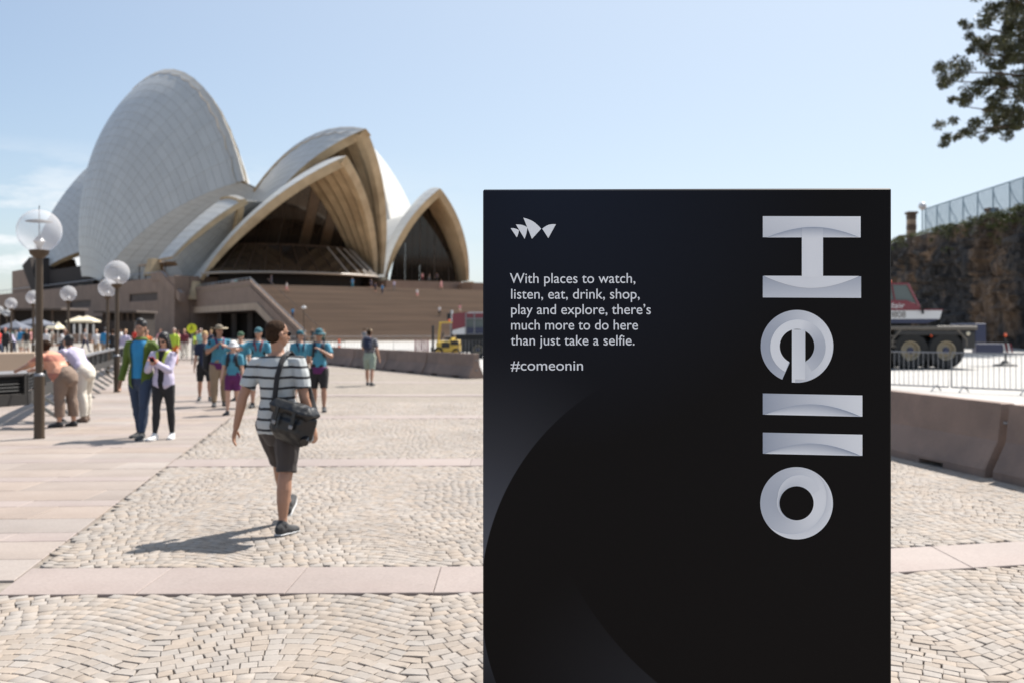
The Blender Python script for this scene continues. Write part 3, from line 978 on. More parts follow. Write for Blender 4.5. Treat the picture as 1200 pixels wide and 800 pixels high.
L_.new(sm('ADD', sm('ADD', tot, 0.0050), sm('MULTIPLY', blue, 0.45)), cb.inputs[0])
L_.new(sm('ADD', sm('ADD', sm('MULTIPLY', tot, 1.05), 0.0038), sm('MULTIPLY', blue, 0.9)), cb.inputs[1])
L_.new(sm('ADD', sm('ADD', sm('MULTIPLY', tot, 1.25), 0.0042), sm('MULTIPLY', blue, 2.0)), cb.inputs[2])
L_.new(cb.outputs[0], b_.inputs['Base Color'])
body = mb.build('sign_panel', [ms], sign)
mb = MB(); mb.bbox((SW / 2, 0.075, 0.012), (SW + .06, 0.21, 0.024), 0.004); mb.build('base_plate', M('sign_steel'), sign)

# flat printed letters with their two-tone shading (ink, given per corner)
ml = bpy.data.materials.new('letter_print'); ml.use_nodes = True
N2, L2 = ml.node_tree.nodes, ml.node_tree.links
at = N2.new('ShaderNodeAttribute'); at.attribute_name = 'ink'
L2.new(at.outputs['Color'], N2['Principled BSDF'].inputs['Base Color']); N2['Principled BSDF'].inputs['Roughness'].default_value = 0.5
WHT = (0.97, 0.975, 1.0); GRY = (0.20, 0.25, 0.36)
def ink(t): return tuple(a * (1 - t) + b * t for a, b in zip(WHT, GRY))
class Ink:
    def __init__(s): s.v = []; s.f = []; s.c = []
    def grid(s, fn, shade, nu, nv, lift=0.0):
        b = len(s.v)
        for i in range(nu + 1):
            for j in range(nv + 1):
                px, py = fn(i / nu, j / nv)
                x, z = s_xy(px, py); s.v.append((x, -0.0015 - lift, z)); s.c.append(ink(max(0, min(1, shade(i / nu, j / nv)))))
        w = nv + 1
        for i in range(nu):
            for j in range(nv):
                s.f.append((b + i * w + j, b + (i + 1) * w + j, b + (i + 1) * w + j + 1, b + i * w + j + 1))
    def build(s, name):
        me = bpy.data.meshes.new(name); me.from_pydata(s.v, [], s.f)
        ca_ = me.color_attributes.new('ink', 'FLOAT_COLOR', 'POINT')
        for i, c in enumerate(s.c): ca_.data[i].color = (*c, 1)
        me.materials.append(ml)
        bm = bmesh.new(); bm.from_mesh(me)
        for f in bm.faces:
            if f.normal.y > 0: f.normal_flip()
        bm.to_mesh(me); bm.free()
        o = bpy.data.objects.new(name, me); COL.objects.link(o); o.parent = sign
        return o
def rect(x0, y0, x1, y1, sk=0.0):
    return lambda u, v: (x0 + (x1 - x0) * u, y0 + (y1 - y0) * v + sk * u)
# H
I = Ink()
I.grid(rect(892, 254.5, 1005, 279, 0.5), lambda u, v: 0.25 * (1 - u) + .12 * v, 24, 4)
arc1 = lambda u: math.sin(math.pi * u) ** 0.9
I.grid(lambda u, v: (897 + 106 * u, 279.3 - 12 * arc1(u) * (1 - v)), lambda u, v: 0.75 - 0.55 * v, 24, 4, .0006)
I.grid(rect(937, 279, 961.5, 325), lambda u, v: 0.05 + .1 * abs(u - .5), 3, 6, .0009)
I.grid(rect(937, 268, 961.5, 281), lambda u, v: 0.62 * (1 - v) ** 1.2 + .05, 3, 4, .0012)
I.grid(rect(892, 324, 1005.5, 349, 0.6), lambda u, v: 0.62 - 0.35 * v + .1 * (1 - u), 24, 4)
I.grid(lambda u, v: (893 + 110 * u, 323.8 + .5 * u + 14 * arc1(u) * v), lambda u, v: 0.05 + 0.12 * (1 - u), 24, 4, .0006)
I.build('letter')
# l, l
for yy in (460, 505.5):
    I = Ink()
    I.grid(rect(892, yy, 1007, yy + 24.5, 2.2), lambda u, v: 0.75 * (1 - u) ** 1.2, 24, 4)
    I.grid(lambda u, v: (894 + 111 * u, yy + 24.6 + 2.2 * u - 13 * arc1(u) * (1 - v)), lambda u, v: 0.62 * (1 - v) + .35 * u ** 3, 24, 4, .0006)
    I.build('letter')
def ring(I, cx, cy, r0, r1, a0, a1, sh, c1=(0, 0), n=72, lift=0.0):
    """ring piece; inner circle may sit off-centre"""
    I.grid(lambda u, v: (cx + (c1[0] * (1 - v)) + (r0 + (r1 - r0) * v) * math.cos(math.radians(a0 + (a1 - a0) * u)),
                         cy + (c1[1] * (1 - v)) + (r0 + (r1 - r0) * v) * math.sin(math.radians(a0 + (a1 - a0) * u))), sh, n, 5, lift)
# o: a ring twisted like a ribbon
I = Ink()
def wav(deg): return lambda u, v: 0.42 + 0.38 * math.cos(math.radians(360 * u - deg))
ring(I, 931, 587.5, 19.8, 42, 0, 360, lambda u, v: 0.3 + 0.28 * math.cos(math.radians(360 * u - 190)))
I.grid(lambda u, v: ((lambda a, w: (931 + w * math.cos(a), 587.5 + w * math.sin(a)))(math.radians(-30 - 210 * u), 19.8 + (1.2 + 13.5 * (1 - u) ** 0.8 * math.sin(math.pi * min(1, u * 1.2 + .25)) + 9 * u * (1 - u)) * v)),
       lambda u, v: 0.15 + 0.65 * u * (1 - v), 40, 5, .0006)
I.grid(lambda u, v: ((lambda a, w: (931 + w * math.cos(a), 587.5 + w * math.sin(a)))(math.radians(-60 + 200 * u), 42 - (9.5 * math.sin(math.pi * u)) * v)),
       lambda u, v: 0.05 + 0.35 * v * (1 - u), 40, 5, .0006)
I.build('letter')
# e turned on its side: open ring with the bar standing upright
I = Ink()
ring(I, 931.5, 405.5, 20.5, 42, -246, 95, lambda u, v: 0.38 + 0.32 * math.cos(math.radians(341 * u - 246 - 180)), c1=(0, 0), n=80)
ring(I, 932.5, 406.5, 20, 32, -243, 60, lambda u, v: 0.05 + 0.5 * max(0, math.cos(math.radians(305 * u - 245 - 10))), n=70, lift=.0006, c1=(-1, -1))
I.grid(lambda u, v: (925.5 + 15.5 * u, 386 + 57.5 * v + .3 * u), lambda u, v: 0.15 * (1 - v) + .1 * u, 3, 10, .0012)
I.grid(lambda u, v: (925.5 + 4 * u, 442 + 5.2 * v), lambda u, v: 0.05, 2, 2, .0010)
I.build('letter')
# small print
def printed(txt, x0, x1, ybase, size=17.0):
    cu = bpy.data.curves.new('lettering', 'FONT'); cu.body = txt; cu.size = 1.0
    to = bpy.data.objects.new('tmp', cu); COL.objects.link(to)
    dg = bpy.context.evaluated_depsgraph_get()
    me = bpy.data.meshes.new_from_object(to.evaluated_get(dg))
    bpy.data.objects.remove(to)
    xs_ = [v.co.x for v in me.vertices]; w = max(xs_) - min(xs_); m0 = min(xs_)
    sx = (x1 - x0) * k / w; sz = size * k
    for v in me.vertices:
        v.co = ((x0 - 566) * k + (v.co.x - m0) * sx, -0.0015, CZ + (HZ - ybase) * k + v.co.y * sz)
    me.materials.clear(); me.materials.append(M('sign_white')); me.name = 'lettering'
    o = bpy.data.objects.new('lettering', me); COL.objects.link(o); o.parent = sign
for t_, a, b, y_ in (('With places to watch,', 597.5, 744, 332), ('listen, eat, drink, shop,', 599, 749, 350.3), ('play and explore, there\u2019s', 599, 762, 368.3),
                     ('much more to do here', 599, 747, 386.3), ('than just take a selfie.', 598.5, 743, 404.3), ('#comeonin', 598.5, 683, 433.5)):
    printed(t_, a, b, y_)
# emblem: four sails
def emblem(pts):
    mb = MB(); mb.add([(s_xy(590 + x / 17.14, 250 + y / 17.14)[0], -0.0015, s_xy(590 + x / 17.14, 250 + y / 17.14)[1]) for x, y in pts], [tuple(range(len(pts)))])
    mb.build('emblem_sail', M('sign_white'), sign)
def bow(p, q, s, n=8):
    p, q = Vector(p), Vector(q); d = q - p; nrm = Vector((d.y, -d.x)).normalized()
    return [tuple(p + d * (i / n) + nrm * s * math.sin(math.pi * i / n)) for i in range(n + 1)]
emblem(bow((145, 305), (310, 345), 14) + bow((310, 345), (268, 490), 8)[1:-1] + [(268, 490)])
emblem(bow((250, 232), (482, 288), 20) + bow((482, 288), (425, 520), 8)[1:-1] + [(425, 520)])
emblem(bow((400, 95), (757, 318), 38) + [(572, 520)])
emblem(bow((778, 318), (1052, 228), 34) + [(900, 505)])
# ------------------------------------------------------------------ cliff, its fence and tree on the right
mr_ = mat('cliff_rock', (0.15, 0.098, 0.062), rough=0.95, var=0.5, vscale=0.55, stretch=(1, 1, 0.38), var2=(0.040, 0.036, 0.034), v2scale=0.16, v2pos=(0.44, 0.54), bump=1.0, bscale=1.6, bdist=0.5)
mat('cliff_pale', (0.30, 0.22, 0.15), rough=0.95, var=0.3, vscale=1.0)
mat('cliff_leaf', (0.050, 0.060, 0.012), rough=0.7, island=0.5, hue=0.3)
mat('grass_edge', (0.11, 0.12, 0.025), rough=0.8, island=0.4)
mat('tree_leaf', (0.060, 0.060, 0.020), rough=0.55, island=0.55, hue=0.35)
mat('bark', (0.11, 0.075, 0.05), rough=0.9, var=0.3, vscale=3, bump=0.6, bscale=8)
mat('brown_steel', (0.075, 0.052, 0.034), rough=0.45, metal=0.2, spec=0.4)
mat('mesh_steel', (0.16, 0.24, 0.30), rough=0.5, metal=0.2)
mat('galv', (0.22, 0.22, 0.23), rough=0.45, metal=0.5)
mat('barrier_concrete', (0.235, 0.168, 0.135), rough=0.85, stain=0.2, var=0.14, vscale=1.2, bump=0.4, bscale=25, var2=(0.17, 0.125, 0.105), v2scale=0.8)
mat('rubber', (0.018, 0.017, 0.016), rough=0.8)
mat('maroon', (0.16, 0.012, 0.026), rough=0.3, coat=0.4)
mat('white_paint', (0.62, 0.61, 0.60), rough=0.35, coat=0.3)
mat('navy', (0.012, 0.018, 0.06), rough=0.35, coat=0.3)
mat('grey_paint', (0.13, 0.11, 0.088), rough=0.5, var=0.2, vscale=4)
mat('chassis', (0.03, 0.028, 0.026), rough=0.6)
mat('rim_paint', (0.30, 0.25, 0.17), rough=0.5)
mat('cab_glass', (0.10, 0.12, 0.12), rough=0.08)
mat('yellow_paint', (0.62, 0.42, 0.07), rough=0.4, var=0.08, vscale=5)
mat('orange_plastic', (0.75, 0.10, 0.02), rough=0.5)
mat('red_plastic', (0.7, 0.02, 0.015), rough=0.5)
mat('cream_canvas', (0.66, 0.58, 0.43), rough=0.9)
mat('grey_canvas', (0.12, 0.13, 0.16), rough=0.9)
mat('sign_yellow', (0.62, 0.66, 0.02), rough=0.5)
mat('black_matte', (0.012, 0.012, 0.013), rough=0.7)

def nz(x, y, z, s=1.0): return noise.noise(Vector((x * s, y * s, z * s)))
CP = [(45.5, 52), (45.8, 74), (46.0, 92), (47.2, 122), (52, 150), (60, 185)]
CT = 12.4
def cliff_at(s):
    s = max(0, min(len(CP) - 1.001, s)); i = int(s); f = s - i
    return Vector((CP[i][0] * (1 - f) + CP[i + 1][0] * f, CP[i][1] * (1 - f) + CP[i + 1][1] * f, 0))
cl = MB(); ns, nh = 420, 56
vs = []
for i in range(ns + 1):
    p = cliff_at(5 * i / ns)
    for j in range(nh + 1):
        z = CT * j / nh
        t = p.y
        wx, wz = t + .8 * nz(t * .3, z * .3, 2), z + .6 * nz(t * .25, z * .2, 6)
        d = 1.0 * nz(t * .11, z * .10, 3) + .25 * nz(t * 1.3, z * 1.6, 5)
        d += .75 * (noise.cell(Vector((wx * .22, wz * .30, 1.5))) - .5) + .5 * (noise.cell(Vector((wx * .55, wz * .85, 4.5))) - .5) + .22 * (noise.cell(Vector((wx * 1.3, wz * 2.0, 8.5))) - .5)
        led = 0.7 * (1 if (z > 4.6 + nz(t * .15, 0, 7) * 1.4) else 0) + 0.4 * (1 if z > 8.8 + nz(t * .2, 2, 3) else 0)
        vs.append((p.x - 0.9 + led * .8 + d * (0.3 + .7 * min(1, (CT - z) / 2)), p.y, z + (0.35 * nz(t * .4, 0, 0) if j == nh else 0)))
w = nh + 1
cl.add(vs, [(i * w + j, i * w + j + 1, (i + 1) * w + j + 1, (i + 1) * w + j) for i in range(ns) for j in range(nh)])
tops = [vs[i * w + nh] for i in range(ns + 1)]
cl.add(tops + [(230, t[1], CT + 1.5) for t in tops], [(i, i + 1, ns + 2 + i, ns + 1 + i) for i in range(ns)])
cl.build_ = None
cliff = cl.build('rock_cliff', M('cliff_rock'), None, smooth=False, fix=False)
tag(cliff, kind='structure')
def leaf_cloud(mb, centres, per, size, spread, flat=0.7):
    for c, r in centres:
        for _ in range(per):
            d = Vector((random.gauss(0, 1), random.gauss(0, 1), random.gauss(0, 1)))
            d = d.normalized() * (random.random() ** 0.45) * r
            d.z *= flat
            p = Vector(c) + d
            n = Vector((random.gauss(0, .6), random.gauss(0, .6), random.gauss(0, .7))).normalized()
            a = n.orthogonal().normalized(); a = Matrix.Rotation(random.uniform(0, 6.28), 3, n) @ a; b = n.cross(a)
            s = size * random.uniform(.6, 1.3)
            mb.add([p - a * s, p + b * s * .32 + n * s * .1, p + a * s, p - b * s * .32 + n * s * .1], [(0, 1, 2, 3)])
# hanging plants over the cliff edge: uncountable, one mesh
mb = MB(); cen_ = []
for i in range(240):
    s = random.uniform(.6, 3.4); p = cliff_at(s)
    if nz(p.y * .12, 4, 4) < -.12: continue
    dz = abs(random.gauss(0, 1.0))
    cen_.append(((p.x - .9 + random.uniform(-.3, .3), p.y, CT + .2 - dz), random.uniform(.3, .65)))
leaf_cloud(mb, cen_, 36, .16, 1)
tag(mb.build('cliff_plants', M('cliff_leaf')), kind='stuff', label='green plants trailing over the top edge of the dark cliff')
mb = MB(); cen_ = []
for i in range(200):
    s = random.uniform(.6, 3.4); p = cliff_at(s)
    cen_.append(((p.x + random.uniform(-.6, .6), p.y, CT + .25), random.uniform(.25, .5)))
leaf_cloud(mb, cen_, 24, .12, 1)
tag(mb.build('grass_edge', M('grass_edge')), kind='stuff', label='yellow green grass along the clifftop')
# stone pillars
def pillar(px, pyt, pyb, Y, w, label):
    b = P(px, pyb, Y); t = P(px, pyt, Y)
    r = empty('stone_pillar', (b.x, b.y, CT - .3)); h = t.z - r.location.z
    tag(r, label, 'pillar')
    for q in range(5):
        mb = MB(); mb.bbox((0, 0, h * (q + .5) / 5), (w - .04 * (q % 2), w - .04 * (q % 2), h / 5 - .02), .04); mb.build('stone_block', M('cliff_pale') if q % 2 else M('bark'), r)
    mb = MB(); mb.bbox((0, 0, h + .12), (w + .3, w + .3, .25), .05); mb.build('capstone', M('bark'), r)
pillar(1068, 251, 285, 117, 0.9, 'tall brown stone pillar where the clifftop fence turns')
pillar(1057, 278, 300, 140, .65, 'short stone pillar at the far left end of the clifftop')
pillar(1162, 247, 265, 98, .75, 'stone pillar stub half sunk in plants on the clifftop')
# fence on the clifftop
fe = empty('clifftop_fence', tuple(cliff_at(1.0) + Vector((.6, 0, CT)))); tag(fe, 'tall blue grey wire mesh fence running along the top of the cliff', 'fence')
pts = [cliff_at(.75 + 2.0 * i / 17) + Vector((.6, 0, CT)) for i in range(18)]
fl = Vector(fe.location); FHT = 3.1
for i, p in enumerate(pts):
    mb = MB(); mb.tube([p - fl, p - fl + UP * FHT], .06, n=6); mb.build('fence_post', M('mesh_steel'), fe)
    mb = MB(); mb.tube([p - fl + UP * 2.6, p - fl + Vector((.15, -.5, 1.6)), p - fl + Vector((.3, -1.1, .9)), p - fl + Vector((.3, -1.2, 0))], .05, n=5); mb.build('curved_brace', M('mesh_steel'), fe)
for i in range(17):
    a, b = pts[i] - fl, pts[i + 1] - fl
    mb = MB(); mb.tube([a + UP * FHT, b + UP * FHT], .06, n=5); mb.build('top_rail', M('mesh_steel'), fe)
    mb = MB()
    nv_ = 22
    for q in range(nv_ + 1):
        c = a.lerp(b, q / nv_); mb.tube([c, c + UP * FHT], .018, n=3, cap=False)
    for q in range(15):
        mb.tube([a + UP * (.1 + q * .2), b + UP * (.1 + q * .2)], .015, n=3, cap=False)
    mb.build('mesh_panel', M('mesh_steel'), fe)
# slim lamp behind the fence
lp = empty('clifftop_lamp', tuple(P(1081, 280, 128))); lp.location.z = CT; tag(lp, 'slim lamp post with pale globe standing behind the clifftop fence', 'street lamp')
mb = MB(); mb.tube([(0, 0, 0), (0, 0, 4.6)], .09, n=8); mb.build('pole', M('mesh_steel'), lp)
mb = MB(); mb.ball((0, 0, 5.1), .5, 14, 10); mb.build('globe', M('white_paint'), lp, smooth=True)

# tree whose crown hangs into the top right corner
def tree():
    base = Vector((52, 80, CT))
    r = empty('overhanging_tree', tuple(base)); tag(r, 'dark green leafy tree above the cliff, its crown in the top right corner', 'tree')
    mb = MB(); mb.tube([(0, 0, -.5), (-.5, -.3, 3), (-1.6, -1.0, 6.5), (-2.4, -1.5, 10), (-3, -2, 14)], [.75, .6, .5, .38, .2], n=10)
    mb.build('trunk', M('bark'), r)
    tips = []
    Yt = 74
    targets = [(1190, 140), (1175, 95), (1160, 60), (1175, 25), (1150, 105), (1130, 125), (1120, 160), (1145, 150), (1110, 95), (1125, 85), (1135, 60), (1145, 30), (1160, 5), (1180, -30), (1150, -20), (1195, 60), (1215, 20), (1220, 90), (1240, 50), (1260, 100), (1210, -40), (1250, -20), (1280, 20), (1160, 128), (1190, 115)]
    for q, (px, py) in enumerate(targets):
        t = P(px, py, Yt + random.uniform(-3, 5)) - base
        st = Vector((-2.4, -1.5, 10)).lerp(Vector((-1.6, -1, 6.5)), random.random())
        if py > 110: st = Vector((-1.2, -.8, 5.2))
        m1 = st.lerp(t, .45) + Vector((0, 0, random.uniform(.2, .9)))
        m2 = st.lerp(t, .8) + Vector((random.uniform(-.3, .3), 0, random.uniform(-.3, .4)))
        mb = MB(); mb.tube([st, m1, m2, t], [.2, .12, .07, .03], n=6); mb.build('branch', M('bark'), r)
        tips.append((t, 1.0)); tips.append((m2, .7))
    mb = MB()
    cs = []
    for (t, k_) in tips:
        for _ in range(5):
            px_off = Vector((random.gauss(0, .6), random.gauss(0, 1.0), random.gauss(0, .5)))
            cs.append((t + px_off * k_, random.uniform(.35, .75)))
    for _ in range(110):   # the dense heart of the crown, outside the frame to the right for most of it
        px, py = random.uniform(1150, 1300), random.uniform(-90, 115)
        if px - 1150 < (py - 20) * .35: continue
        cs.append((P(px, py, Yt + random.uniform(-4, 6)) - base, random.uniform(.6, 1.1)))
    leaf_cloud(mb, cs, 120, .165, 1)
    o = mb.build('crown', M('tree_leaf'), r); 
tree()

# ------------------------------------------------------------------ concrete barriers
def barrier_mesh(L, notch=True):
    prof = [(-.30, .0), (-.30, .10), (-.135, .42), (-.085, .84), (.085, .84), (.135, .42), (.30, .10), (.30, .0)]
    mb = MB()
    st = [(-L / 2, 0), (-L / 2 + .03, 1), (-L * .30, 1), (-L * .30, 2), (-L * .17, 2), (-L * .17, 1), (L * .17, 1), (L * .17, 2), (L * .30, 2), (L * .30, 1), (L / 2 - .03, 1), (L / 2, 0)]
    rings = []
    for x, m_ in st:
        rg = []
        for (y, z) in prof:
            sc_ = .96 if m_ == 0 else 1
            zz = max(z, .07) if m_ == 2 else z
            rg.append((x, y * sc_, zz if m_ else zz * .985 + .004))
        rings.append(rg)
    n = len(prof); vs = [p for r in rings for p in r]
    fs = [(i * n + j, (i + 1) * n + j, (i + 1) * n + (j + 1) % n, i * n + (j + 1) % n) for i in range(len(rings) - 1) for j in range(n)]
    fs += [tuple(range(n)), tuple((len(rings) - 1) * n + j for j in range(n))[::-1]]
    mb.add(vs, fs)
    return mb.mesh('concrete_barrier', M('barrier_concrete'), fix=True)
BM = barrier_mesh(3.9)
def barrier(x, y, ang, label, group):
    o = bpy.data.objects.new('concrete_barrier', BM); COL.objects.link(o)
    o.location = (x, y, 0.012); o.rotation_euler = (0, 0, ang)
    tag(o, label, 'barrier', group)
    for s in (-1, 1):
        for z in (.28, .62):
            mb = MB(); mb.tube([(s * 1.93, -.06, z), (s * 2.0, 0, z), (s * 1.93, .06, z)], .02, n=5); mb.build('lifting_loop', M('galv'), o)
a = Vector((-1.07 - .12, 34.0, 0)); dr = Vector((-.48, .877, 0)); ang = math.atan2(dr.y, dr.x)
nm_ = ['brown concrete barrier ending at the left edge of the black sign', 'second concrete barrier left of the sign, in front of the yellow forklift', 'third barrier of the far row, beyond the walker with the navy backpack', 'farthest concrete barrier of the row, nearest the group in blue shirts']
for i in range(4):
    c = a + dr * (2.0 + i * 4.0)
    barrier(c.x, c.y, ang, nm_[i], 'concrete barriers along the roadway')
dr2 = Vector((-.164, .986, 0)); ang2 = math.atan2(dr2.y, dr2.x); a2_ = Vector((5.50 + .1, 11.15, 0))
for i, lb in ((-1, 'nearest concrete barrier, cut off by the right edge of the view'), (0, 'long brown concrete barrier right of the black sign'), (1, 'concrete barrier seen just past the right edge of the black sign')):
    c = a2_ + dr2 * (2.02 + i * 4.04)
    barrier(c.x, c.y, ang2, lb, 'concrete barriers along the roadway')

# ------------------------------------------------------------------ crowd control fences
def crowd_fence(p0, p1, label, group, m='galv', H=1.05, bars=16, tilt=0):
    p0, p1 = Vector(p0), Vector(p1); d = p1 - p0; L = d.length
    r = empty('crowd_barrier', tuple(p0), math.atan2(d.y, d.x)); tag(r, label, 'fence', group)
    mb = MB(); mb.tube([(0.02, 0, .12), (0.02, 0, H), (L - .02, 0, H), (L - .02, 0, .12), (.02, 0, .12)], .022, n=6); mb.build('frame', M(m), r)
    for q in range(1, bars):
        x = .02 + (L - .04) * q / bars
        mb = MB(); mb.tube([(x, 0, .12), (x, 0, H)], .009, n=4, cap=False); mb.build('bar', M(m), r)
    for x in (.35, L - .35):
        mb = MB(); mb.tube([(x, -.3, .012), (x, 0, .16), (x, .3, .012)], .02, n=5); mb.build('foot', M(m), r)
    return r
fa_, fb_ = Vector((10.3, 28.6, .01)), Vector((15.0, 23.6, .01))
nn_ = ['steel crowd barrier touching the right edge of the black sign', 'steel crowd barrier in front of the crane wheels', 'steel crowd barrier at the far right edge, over bright concrete']
for i in range(3):
    p = fa_.lerp(fb_, i / 3); q = fa_.lerp(fb_, (i + .98) / 3)
    crowd_fence(p, q, nn_[i], 'steel crowd barriers by the crane')
for i in range(9):
    p = Vector((-17.2 + i * 2.05, 72 + i * .9, .01)); q = p + Vector((2.0, .88, 0))
    t_ = ['at the left end of the row below the steps', 'second from the left in the row below the steps', 'third from the left in the row below the steps', 'behind the orange bollard below the steps', 'right of the orange bollard below the steps', 'beyond the man with the navy backpack', 'near the middle of the row left of the forklift', 'second from the forklift mast on its left', 'next to the forklift mast']
    crowd_fence(p, q, 'grey steel crowd barrier ' + t_[i], 'far crowd barriers at the foot of the steps', bars=9, H=1.15)
for i in range(4):
    p = Vector((-17.6 + i * 2.25, 51.2 + i * .1, .01)); q = p + Vector((2.2, .1, 0))
    t_ = ['brown slatted railing behind the woman with the red phone', 'brown slatted railing below the yellow road sign', 'brown slatted railing left of the man in the wide hat', 'brown slatted railing hidden behind the man in the wide hat']
    crowd_fence(p, q, t_[i], 'brown railings on the left of the square', m='brown_steel', bars=12, H=1.05)
# orange post
o = empty('orange_bollard', (P(403, 400, 73).x, 71, 0)); tag(o, 'orange plastic traffic post before the fence below the steps', 'bollard')
mb = MB(); mb.lathe([(.2, 0), (.2, .06), (.09, .1), (.07, .95), (.05, 1.0)], n=12); mb.build('post', M('orange_plastic'), o)
mb = MB(); mb.lathe([(.092, .55), (.09, .7)], n=12); mb.build('reflective_band', M('white_paint'), o)
# red barrier panel by the forklift
o = empty('red_fence_panel', tuple(P(494, 410, 66))); o.location.z = 0; tag(o, 'dark red mesh fence panel left of the forklift', 'fence')
mb = MB(); mb.tube([(-.45, 0, 0), (-.45, 0, 1.0), (.45, 0, 1.0), (.45, 0, 0)], .03, n=5); mb.build('frame', M('maroon'), o)
for q in range(8):
    mb = MB(); mb.box((-.39 + q * .112, 0, .5), (.06, .02, .9)); mb.build('slat', M('maroon'), o)

# ------------------------------------------------------------------ forklift
def wheel(parent, c, r, w, rim, axis='y', rimm='rim_paint', n=28):
    R_ = Matrix.Rotation(math.radians(90), 3, 'X')
    wl_ = empty('wheel', c); wl_.parent = parent
    mb = MB(); prof = [(r * .55, -w * .45), (r * .9, -w * .5), (r * .985, -w * .38), (r, 0), (r * .985, w * .38), (r * .9, w * .5), (r * .55, w * .45)]
    mb.lathe(prof, n=n, cap=False); mb.v = [tuple(R_ @ Vector(v)) for v in mb.v]
    mb.build('tyre', M('rubber'), wl_, auto=True)
    mb = MB(); prof = [(rim * .25, w * .36), (rim * .5, w * .28), (rim * .85, w * .20), (rim, w * .44), (rim * 1.12, w * .46), (rim * 1.12, -w * .44), (rim * .4, -w * .3)]
    mb.lathe(prof, n=n); mb.v = [tuple(R_ @ Vector(v)) for v in mb.v]
    mb.build('rim', M(rimm), wl_, auto=True)
    mb = MB(); mb.lathe([(rim * .38, -w * .5), (rim * .38, w * .42), (rim * .3, w * .46)], n=16); mb.v = [tuple(R_ @ Vector(v)) for v in mb.v]
    mb.build('hub', M('navy'), wl_, auto=True)
    return wl_
def forklift():
    b = P(521, 414, 62); r = empty('forklift', (b.x, 62, 0), math.radians(0)); tag(r, 'yellow forklift truck parked behind the concrete barriers', 'forklift')
    y = 'yellow_paint'
    mb = MB(); mb.bbox((.25, 0, .62), (1.5, 1.05, .72), .12); mb.build('body', M(y), r)
    mb = MB(); mb.bbox((.62, 0, .75), (.72, 1.1, .85), .2); mb.build('counterweight', M(y), r)
    mb = MB(); mb.bbox((.1, -.54, .72), (.5, .04, .34), .02); mb.build('side_panel', M('chassis'), r)
    mb = MB(); mb.bbox((.66, -.56, .86), (.5, .03, .28), .02); mb.build('vent_panel', M('chassis'), r)
    for x, yy, lean in ((-.38, -.45, .12), (-.38, .45, .12), (.78, -.45, -.08), (.78, .45, -.08)):
        mb = MB(); mb.tube([(x, yy, .95), (x + lean, yy, 2.1)], .045, n=6); mb.build('guard_post', M(y), r)
    for yy in (-.45, .45):
        mb = MB(); mb.tube([(-.3, yy, 2.1), (.74, yy, 2.12)], .05, n=6); mb.build('guard_rail', M(y), r)
    for q in range(5):
        mb = MB(); mb.box((-.22 + q * .22, 0, 2.13), (.06, .9, .04)); mb.build('guard_bar', M(y), r)
    mb = MB(); mb.bbox((.25, 0, 1.12), (.5, .5, .14), .05); mb.build('seat', M('black_matte'), r)
    mb = MB(); mb.bbox((.5, 0, 1.42), (.14, .48, .6), .06); mb.build('backrest', M('black_matte'), r)
    mb = MB(); mb.tube([(-.28, 0, 1.0), (-.12, 0, 1.35)], .03, n=6); mb.ball((-.1, 0, 1.38), (.05, .17, .17), 12, 6); mb.build('steering_wheel', M('black_matte'), r)
    for yy in (-.3, .3):
        mb = MB(); mb.box((-.72, yy, 1.0), (.1, .1, 1.85)); mb.build('mast_rail', M('chassis'), r)
    for zz in (.35, 1.0, 1.85):
        mb = MB(); mb.box((-.72, 0, zz), (.06, .6, .1)); mb.build('mast_crossbar', M('chassis'), r)
    for yy in (-.25, .25):
        mb = MB(); mb.box((-1.3, yy, .1), (1.05, .12, .05)); mb.box((-.8, yy, .35), (.06, .12, .5)); mb.build('fork', M('chassis'), r)
    for c in ((-.35, -.48, .3), (-.35, .48, .3), (.75, -.48, .26), (.75, .48, .26)):
        wheel(r, c, c[2], .22, c[2] * .55, rimm=y)
    mb = MB(); mb.lathe([(.07, 0), (.07, .1), (.03, .14)], c=(.3, 0, 2.16), n=10); mb.build('beacon', M('orange_plastic'), r)
forklift()
